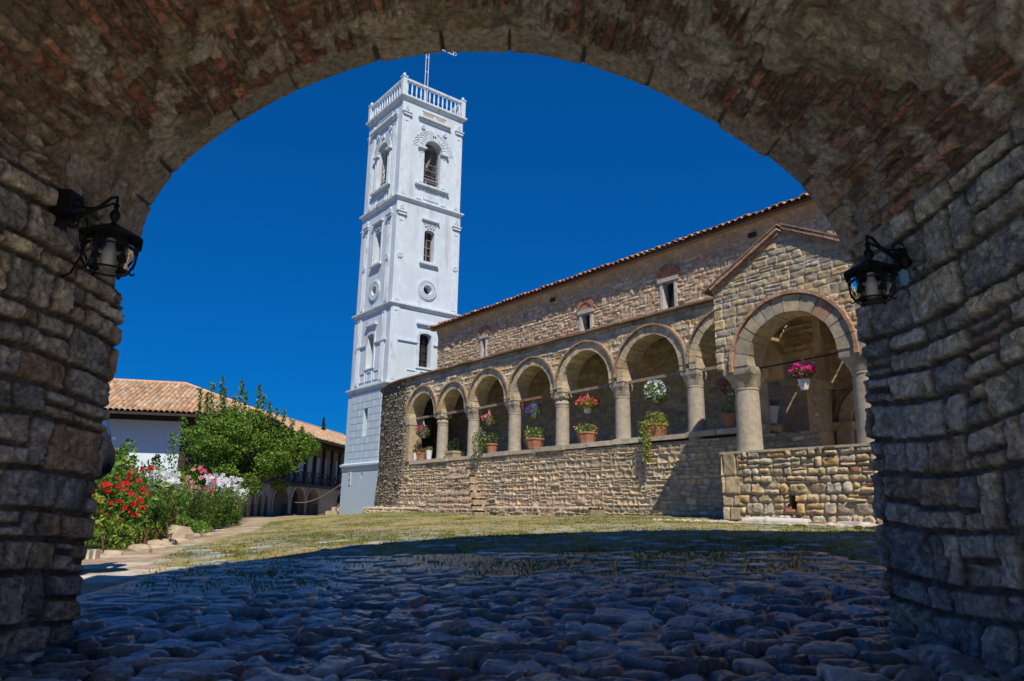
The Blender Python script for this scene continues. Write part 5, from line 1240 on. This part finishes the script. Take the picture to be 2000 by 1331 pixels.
# ------------------------------------------------------------------ the tree
def rs_(s): return np.random.default_rng(s)
TX, TY = -9.0, 24.0; TZ = g1(TX, TY)
tree = thing('leafy_tree', 'broad leafy green tree with upright shoots in front of the house', 'tree', (TX, TY, TZ))
b = MB(); rs = rs_(5)
b.tube([(TX, TY, TZ-.1), (TX-.05, TY, TZ+.6), (TX-.15, TY, TZ+1.2), (TX-.1, TY, TZ+2.2)], [.20, .16, .14, .10], 10)
limbs = []
for k in range(11):
    a = rs.uniform(0, 2*PI); r = rs.uniform(.6, 1.4); z = rs.uniform(1.5, 3.2); e = Vector((TX+.5+r*math.cos(a), TY+r*math.sin(a)*.7, TZ+z)); s0 = Vector((TX-.12, TY, TZ+rs.uniform(.8, 1.9)))
    m_ = s0.lerp(e, .5)+Vector((0, 0, .25)); b.tube([s0, m_, e], [.07, .045, .02], 7); limbs.append(e)
b.tube([(TX-.1, TY-.2, TZ+1.1), (TX+.7, TY-.9, TZ+1.30), (TX+1.3, TY-1.1, TZ+1.6)], [.04, .025, .012], 7)
build('trunk', b, 'bark', tree, smooth=60)
TC = TX-.05
Cs = []; 
for k in range(82):
    while True:
        p = rs.uniform(-1, 1, 3); 
        if np.linalg.norm(p) < 1: break
    p = p/max(np.linalg.norm(p), .01)*rs.uniform(.45, 1.0)
    zc = TZ+2.40+p[2]*1.30; wx = 2.45*(1.05-.35*max(0, p[2])); xx = TC+p[0]*wx + (.25 if p[2] < 0 else -.1)
    rad = rs.uniform(.24, .48); Cs.append(blob(int(520*(rad/.35)**2), (xx, TY+p[1]*1.7, zc), (rad*1.15, rad, rad*.85), rs, .55))
Cs.append(blob(1500, (TC, TY+.3, TZ+2.4), (1.5, 1.2, 1.1), rs, .3))
for (dx, h, w) in [(-1.45, 4.20, .12), (-1.20, 4.05, .10), (-1.05, 4.38, .16), (-.72, 4.62, .14), (-.60, 4.2, .15), (-.25, 4.0, .14), (-.05, 4.45, .14), (.12, 4.10, .14), (.55, 4.35, .12), (.72, 4.05, .12), (.95, 3.75, .15), (1.2, 3.55, .14), (1.45, 3.5, .14), (1.75, 3.2, .16), (2.1, 2.95, .2), (-1.9, 3.2, .2), (-2.2, 2.7, .25), (-.9, 3.6, .3), (-.3, 3.55, .32), (.3, 3.55, .3), (.8, 3.3, .3)]:
    n = 270; z = rs.random(n)**.8; Cs.append(np.c_[TC+dx*.98+(z-.5)*.1*(dx)*.4+rs.normal(size=n)*w*.42*(1.2-z*.7), TY+rs.normal(size=n)*w*.5, TZ+h+.28-1.5*(1-z)])
C = np.concatenate(Cs)
build('crown', leaves(C, .085, rs, [(.06, .15, .015), (.10, .21, .025), (.14, .27, .03), (.04, .10, .015), (.19, .31, .04), (.24, .35, .05)], up=.35, aspect=.55), 'leaf', tree)
cy = thing('cypress', 'distant dark cypress tip above the far tiled roof', 'tree', (-17.2, 66, -.6))
b = MB(); b.tube([(-17.2, 66, -.6), (-17.2, 66, 7.3)], [.2, .05], 6); build('trunk', b, 'bark', cy)
n = 2600; z = rs.random(n); Cc = np.c_[-17.2+rs.normal(size=n)*.30*(1-z)**.6*1, 66+rs.normal(size=n)*.3*(1-z)**.6, .5+z*7.6]
build('crown', leaves(Cc, .22, rs, DGREEN, up=1.2, aspect=.35), 'leaf', cy)

# ------------------------------------------------------------------ the flower bed
def bedx(y, off): return float(xline(BED, y))-off
def stemplant(name, label, x, y, h, n, fol, rs, spread=.22, head=None, group=None, leafsz=.09, cat='flowering plant', hs=.045, hn=10, nl=44, plume=None, asp=.22):
    z = g1(x, y)+.04; t = thing(name, label, cat, (x, y, z), group=group)
    b = MB(); C = []; D = []; heads = []
    for k in range(n):
        a = rs.uniform(0, 2*PI); r = spread*rs.random()**.5; hh = h*rs.uniform(.8, 1.05); p0 = Vector((x+r*.5*math.cos(a), y+r*.5*math.sin(a), z)); p1 = Vector((x+r*math.cos(a)+rs.normal()*.03, y+r*math.sin(a), z+hh))
        b.tube([p0, p0.lerp(p1, .5)+Vector((rs.normal()*.02, 0, 0)), p1], [.008, .007, .004], 4); heads.append(p1)
        m = nl; tt = rs.uniform(.05, .92, m); C.append(np.array([p0.lerp(p1, float(q)) for q in tt])+rs.normal(size=(m, 3))*leafsz*.45); D.append(rs.normal(size=(m, 3))*[1, 1, .3]+[0, 0, .6])
    build('stems', b, 'green_stem', t)
    build('foliage', leaves(np.concatenate(C), leafsz, rs, fol, aspect=asp, dirs=np.concatenate(D)), 'leaf', t)
    if head:
        H = np.concatenate([np.array(p)+np.c_[rs.normal(size=(hn, 2))*hs*1.1, -rs.random(hn)*h*.16] for p in heads]); build('blossoms', flowers(H, hs, rs, head, toward=(.2, -.9, .5)), 'petal', t)
    if plume:
        H = np.concatenate([np.array(p)+np.c_[rs.normal(size=(14, 2))*.014, -rs.random(14)*h*.30] for p in heads]); build('plumes', leaves(H, .06, rs, plume, up=1.5, aspect=.4), 'leaf', t)
    return t
def shrub(name, label, x, y, h, r, fol, rs, n=900, head=None, hn=0, hs=.05, sz=.07, group=None, cat='shrub', hbias=0., petals=5):
    z = g1(x, y)+.03; t = thing(name, label, cat, (x, y, z), group=group); b = MB()
    for k in range(6): a = rs.uniform(0, 2*PI); b.tube([(x, y, z-.05), (x+r*.3*math.cos(a), y+r*.3*math.sin(a), z+h*.5), (x+r*.6*math.cos(a), y+r*.6*math.sin(a), z+h*.85)], [.014, .010, .005], 5)
    build('stems', b, 'green_stem', t)
    C = [blob(n//8, (x+rs.normal()*r*.42, y+rs.normal()*r*.42, z+h*(.25+.6*rs.random())), (r*.45, r*.45, h*.22), rs, .3) for _ in range(8)]
    build('foliage', leaves(np.concatenate(C), sz, rs, fol, aspect=.5), 'leaf', t)
    if head:
        H = blob(hn, (x+.05, y-r*.35, z+h*(.62+hbias)), (r*.95, r*.7, h*.38), rs, .8)
        build('blossoms', merge([flowers(H, hs, rs, head, toward=(.3, -.9, .5), npet=petals), flowers(H+np.array([0, -.01, .01]), hs*.6, rs, head, toward=(.3, -.9, .5), npet=petals)]), 'petal', t)
    return t
RED = [(.80, .01, .02), (.70, .01, .03), (.85, .03, .03)]; ROSE = [(.82, .22, .34), (.85, .35, .45), (.78, .12, .25)]
rs = rs_(21)
def at(px, y): return ((px-1000)/1434*y, y)      # lateral position in the bed seen at that distance
def AT(px, y): return at(px, y)
x, y = AT(240, 10.8); shrub('rose_bush', 'rose bush with a big cluster of scarlet blooms nearest the gateway', x, y, 1.05, .44, GREEN, rs, 1500, RED, 40, .048, hbias=-.02, group='rose bushes in the bed')
x, y = AT(282, 12.0); shrub('rose_bush', 'taller rose bush with dark red blooms in front of the white lilies', x, y, 1.25, .32, GREEN, rs, 900, [(.60, .01, .03), (.75, .02, .04)], 24, .06, hbias=.12, group='rose bushes in the bed')
x, y = AT(395, 18.0); shrub('rose_bush', 'rose bush with pink blooms in front of the far white lilies', x, y, 1.25, .45, DGREEN, rs, 1100, ROSE, 26, .075, hbias=.25, group='rose bushes in the bed')
x, y = AT(196, 9.9); shrub('yellow_shrub', 'lime yellow leafy shrub beside the scarlet roses', x, y, .80, .26, [(.30, .34, .03), (.24, .30, .04), (.38, .38, .05)], rs, 500, sz=.085)
x, y = AT(232, 13.5); shrub('white_flowering_shrub', 'tall airy shrub with small white flowers against the white wall', x, y, 1.75, .42, GREEN, rs, 1500, WHITE, 24, .045, hbias=.08, sz=.085)
x, y = AT(213, 11.8); shrub('leafy_shrub', 'bright green shrub right behind the dark bag', x, y, 1.45, .40, YGREEN+GREEN, rs, 1200, sz=.085)
x, y = AT(303, 17.0); shrub('dark_shrub', 'dark glossy shrub rising above the lilies against the white wall', x, y, 1.75, .40, DGREEN, rs, 900, sz=.11)
x, y = AT(262, 15.5); shrub('leafy_shrub', 'pointed leaf shrub in front of the white house wall', x, y, 1.45, .5, GREEN, rs, 1000, sz=.12)
x, y = AT(345, 17.5); shrub('leafy_shrub', 'large mid green shrub in the middle of the bed below the tree', x, y, 1.45, .55, GREEN+YGREEN, rs, 1700, sz=.08)
x, y = AT(322, 14.5); shrub('leafy_shrub', 'round green shrub just right of the near white lilies', x, y, 1.1, .42, GREEN, rs, 1200, sz=.08)
x, y = AT(335, 13.3); shrub('brown_shrub', 'faded olive brown shrub in the middle of the bed', x, y, .75, .32, [(.17, .13, .05), (.22, .16, .06), (.12, .13, .04)], rs, 700, sz=.06)
x, y = AT(368, 14.8); shrub('low_shrub', 'low bright green cushion behind the pale edging stones', x, y, .40, .50, [(.12, .24, .03), (.16, .30, .04)], rs, 1500, sz=.05)
for i, (p, y, h) in enumerate([(300, 14.2, 1.22), (318, 14.6, 1.28), (330, 14.9, 1.24)]):
    x, y = AT(p, y); stemplant('white_lily', ['leftmost white lily clump of the near group', 'middle white lily clump of the near group', 'rightmost white lily clump of the near group'][i], x, y, h, 7, GREEN, rs, .20, WHITE, 'white lilies in the flower bed', hs=.07, hn=7)
for i, (p, y, h) in enumerate([(420, 19.0, 1.30), (435, 20.0, 1.32), (452, 21.0, 1.22), (468, 22.0, 1.0)]):
    x, y = AT(p, y); stemplant('white_lily', ['white lily clump just right of the pink roses', 'second white lily clump right of the pink roses', 'third white lily clump, left of the arched wall', 'last and lowest white lily clump of the far group'][i], x, y, h, 8, GREEN, rs, .26, WHITE, 'white lilies in the flower bed', hs=.075, hn=8)
for i, (p, y, h, nm) in enumerate([(268, 12.8, 1.30, 'tall pale spikes rising between the red roses and the near lilies'), (292, 12.9, 1.20, 'pale green spikes behind the dark red rose bush'), (362, 16.6, 1.22, 'pale tufted spikes left of the pink roses'), (376, 17.0, 1.15, 'pale tufted spikes touching the pink rose bush on its left'), (442, 20.2, 1.15, 'feathery pale spikes between the far lilies'), (458, 20.6, 1.0, 'short feathery pale spikes near the end of the bed')]):
    x, y = AT(p, y); stemplant('plume_plant', nm, x, y, h, 10, GREEN, rs, .26, None, 'plants with pale flower spikes', plume=[(.50, .56, .26), (.42, .50, .22)], hn=8)
for i, (p, y, h, nm) in enumerate([(270, 11.5, .85, 'narrow leaved green plant under the dark red roses'), (290, 12.0, .85, 'narrow leaved dark green clump in front of the near lilies'), (310, 12.5, .80, 'narrow leaved clump left of the faded brown shrub'), (350, 15.4, .95, 'feathery green clump behind the low cushion plant'), (385, 16.5, .95, 'dark willowy clump below the pink roses'), (405, 17.3, 1.0, 'willowy green clump right below the pink roses'), (430, 18.6, 1.05, 'light green willowy clump below the far lilies'), (450, 19.6, 1.05, 'light green willowy clump near the end of the bed'), (466, 21.0, .95, 'last willowy clump beside the arched wall')]):
    x, y = AT(p, y); stemplant('willowy_plant', nm, x, y, h, 16, GREEN if i not in (1, 4) else DGREEN, rs, .34, None, 'narrow leaved plants in the bed', nl=64, leafsz=.10, asp=.20)
# everything low and uncountable between them
n = 52000; yy = 8.6+rs.random(n)**1.6*26; off = rs.random(n)**1.2*3.6+.12; xx = xline(BED, yy)-off; hz = rs.random(n)*(.20+.70*np.clip(off/1.6, 0, 1))
Cg = np.c_[xx, yy, gz(xx, yy)+.03+hz*(.5+.9*fbm(xx*1.3, yy*1.3, 3, 7))]
o = build('bed_undergrowth', leaves(Cg, .085, rs, GREEN+YGREEN+DGREEN, up=.6, aspect=.32), 'leaf'); tagp(o, 'mixed low green undergrowth filling the flower bed', 'undergrowth'); o['kind'] = 'stuff'
# hedge mass further left/back, behind the bag
n = 9000; yy = 12+rs.random(n)*9; xx = np.minimum(-10.8+rs.normal(size=n)*1.6, xline(BED, yy)-1.2); Cg = np.c_[xx, yy, gz(xx, yy)+rs.random(n)*1.2]
o = build('shrub_mass', leaves(Cg, .11, rs, GREEN+DGREEN, aspect=.45), 'leaf'); tagp(o, 'dense green growth at the back of the garden', 'undergrowth'); o['kind'] = 'stuff'
# edging stones
rs = rs_(31)
def edge_stone(x, y, sx_, sy_, sz_, seed, label):
    n = 12; V = []; F = []; rg2 = np.random.default_rng(seed); z = g1(x, y); jr = 1+.22*rg2.normal(size=n)
    for (k, zz) in ((1.0, -.05), (1.0, .45*sz_), (.82, .85*sz_), (.45, 1.0*sz_)):
        for q in range(n): a = 2*PI*q/n; V.append((x+sx_*k*jr[q]*math.cos(a), y+sy_*k*jr[q]*math.sin(a), z+zz+.02*sz_*rg2.normal()))
    for i in range(3):
        for q in range(n): F.append((i*n+q, i*n+(q+1) % n, (i+1)*n+(q+1) % n, (i+1)*n+q))
    F.append(tuple(3*n+q for q in range(n)))
    k = rg2.uniform(.8, 1.1); o = build('edging_stone', (np.array(V), F, np.tile([.42*k, .35*k, .26*k], (len(V), 1))), 'cut_stone', base=None, smooth=35)
    # put the origin on the stone
    me = o.data; me.transform(Matrix.Translation((-x, -y, -z))); o.location = (x, y, z); M[o] = Matrix.Translation((x, y, z))
    tagp(o, label, 'stone', 'stones edging the flower bed'); return o
ORD = 'first second third fourth fifth sixth seventh eighth ninth tenth eleventh twelfth thirteenth fourteenth fifteenth sixteenth seventeenth eighteenth nineteenth twentieth'.split()+['last']*9
ys = [8.9, 9.25, 9.7, 10.2, 10.8, 11.4, 12.1, 12.8, 13.6, 14.5, 15.5, 16.6, 17.8, 19.1, 20.5]
for i, y in enumerate(ys): edge_stone(bedx(y, -.05+.06*rs.normal()), y, .15+.06*rs.random(), .10+.04*rs.random(), .05+.05*rs.random(), 40+i, 'flat tan edging stone of the flower bed, %s from the gateway end' % ORD[i])
edge_stone(bedx(12.9, .18), 12.9, .34, .26, .26, 90, 'large pale boulder on the bed edge in front of the brown shrub')
edge_stone(bedx(13.6, .10), 13.5, .26, .2, .18, 91, 'smaller pale boulder right of the large one on the bed edge')
for i, (p, y) in enumerate(((184, 8.55), (196, 8.62), (208, 8.7))):
    x, y = AT(p, y); b = MB(); z = g1(x, y); b.box(x-.035, x+.035, y-.05, y+.05, z-.03, z+.10, [(.62, .58, .52), (.50, .46, .40), (.58, .52, .44)][i])
    o = build('kerb_block', b, 'cut_stone'); me = o.data; me.transform(Matrix.Translation((-x, -y, -z))); o.location = (x, y, z)
    tagp(o, ['leftmost small squared block at the near corner of the flower bed', 'darker middle block of the three at the near bed corner', 'rightmost small squared block at the near corner of the flower bed'][i], 'stone', 'squared blocks at the bed corner')
# bent stick hoops
rgh = random.Random(9); y = 9.2; hi = 0
while y < 21:
    x = bedx(y, .02); z = g1(x, y); b = MB(); w = rgh.uniform(.16, .28); h = rgh.uniform(.22, .34); ln = rgh.uniform(-.08, .08)
    b.tube([(0, 0, -.04), (ln*.5, -.01, h*.6), (-w*.2+ln, .05, h*.95), (-w*.6, w*.5, h*.85), (-w*.8, w, h*.3), (-w*.8, w*1.05, -.04)], .011, 5)
    o = build('bent_stick_hoop', b, 'rust', base=None, smooth=60); o.location = (x, y, z)
    tagp(o, 'thin bent rusty hoop at the flower bed edge, %s from the gateway end' % ORD[hi], 'garden hoop', 'hoops along the flower bed'); hi += 1; y += rgh.uniform(.35, .8)*max(1, y/11)

# ------------------------------------------------------------------ grass in the lawn and between the cobbles
rs = rs_(77)
n = 230000; yy = 5.6+rs.random(n)**1.25*26; xx = rs.uniform(-1, 1, n)*(2.5+yy*.62)
ok = (xx > xline(LAWN, yy)+.05) & (rs.random(n) < sst(.62, .38, fbm(xx*.9, yy*.9, 4, 91))*sst(.25, .6, fbm(xx*6, yy*6, 2, 191))+.12) & (rs.random(n) < sst(5.0, 7.2, yy))
inv = CH.inverted(); ci = np.array(inv)[:2, :2]; cc_ = np.c_[xx, yy] @ ci.T; ok &= ~((cc_[:, 1] > 12.5) & (cc_[:, 0] > -25)) & ~((cc_[:, 1] > 11.0) & (cc_[:, 0] > -9.6)) & ~((cc_[:, 0] < -29.8) & (cc_[:, 1] > 15.8))
xx = xx[ok]; yy = yy[ok]; n = len(xx); zz = gz(xx, yy); hgt = (.006+.017*rs.random(n))*(1+.5*(fbm(xx, yy, 3, 5)-.5)); a = rs.uniform(0, 2*PI, n); w = .006+.004*rs.random(n)
dx = np.cos(a)*w; dy = np.sin(a)*w; lx = rs.normal(size=n)*.012; ly = rs.normal(size=n)*.012
V = np.stack([np.c_[xx-dx, yy-dy, zz], np.c_[xx+dx, yy+dy, zz], np.c_[xx+lx, yy+ly, zz+hgt+.012]], 1).reshape(-1, 3)
pal = np.array([(.12, .16, .03), (.17, .19, .04), (.25, .22, .08), (.30, .24, .11), (.10, .13, .025)]); cg = pal[rs.integers(0, 5, n)]
o = build('grass', (V, np.arange(3*n).reshape(n, 3), np.repeat(cg, 3, 0)), 'leaf'); tagp(o, 'short dry green grass over the sloping lawn', 'grass'); o['kind'] = 'stuff'
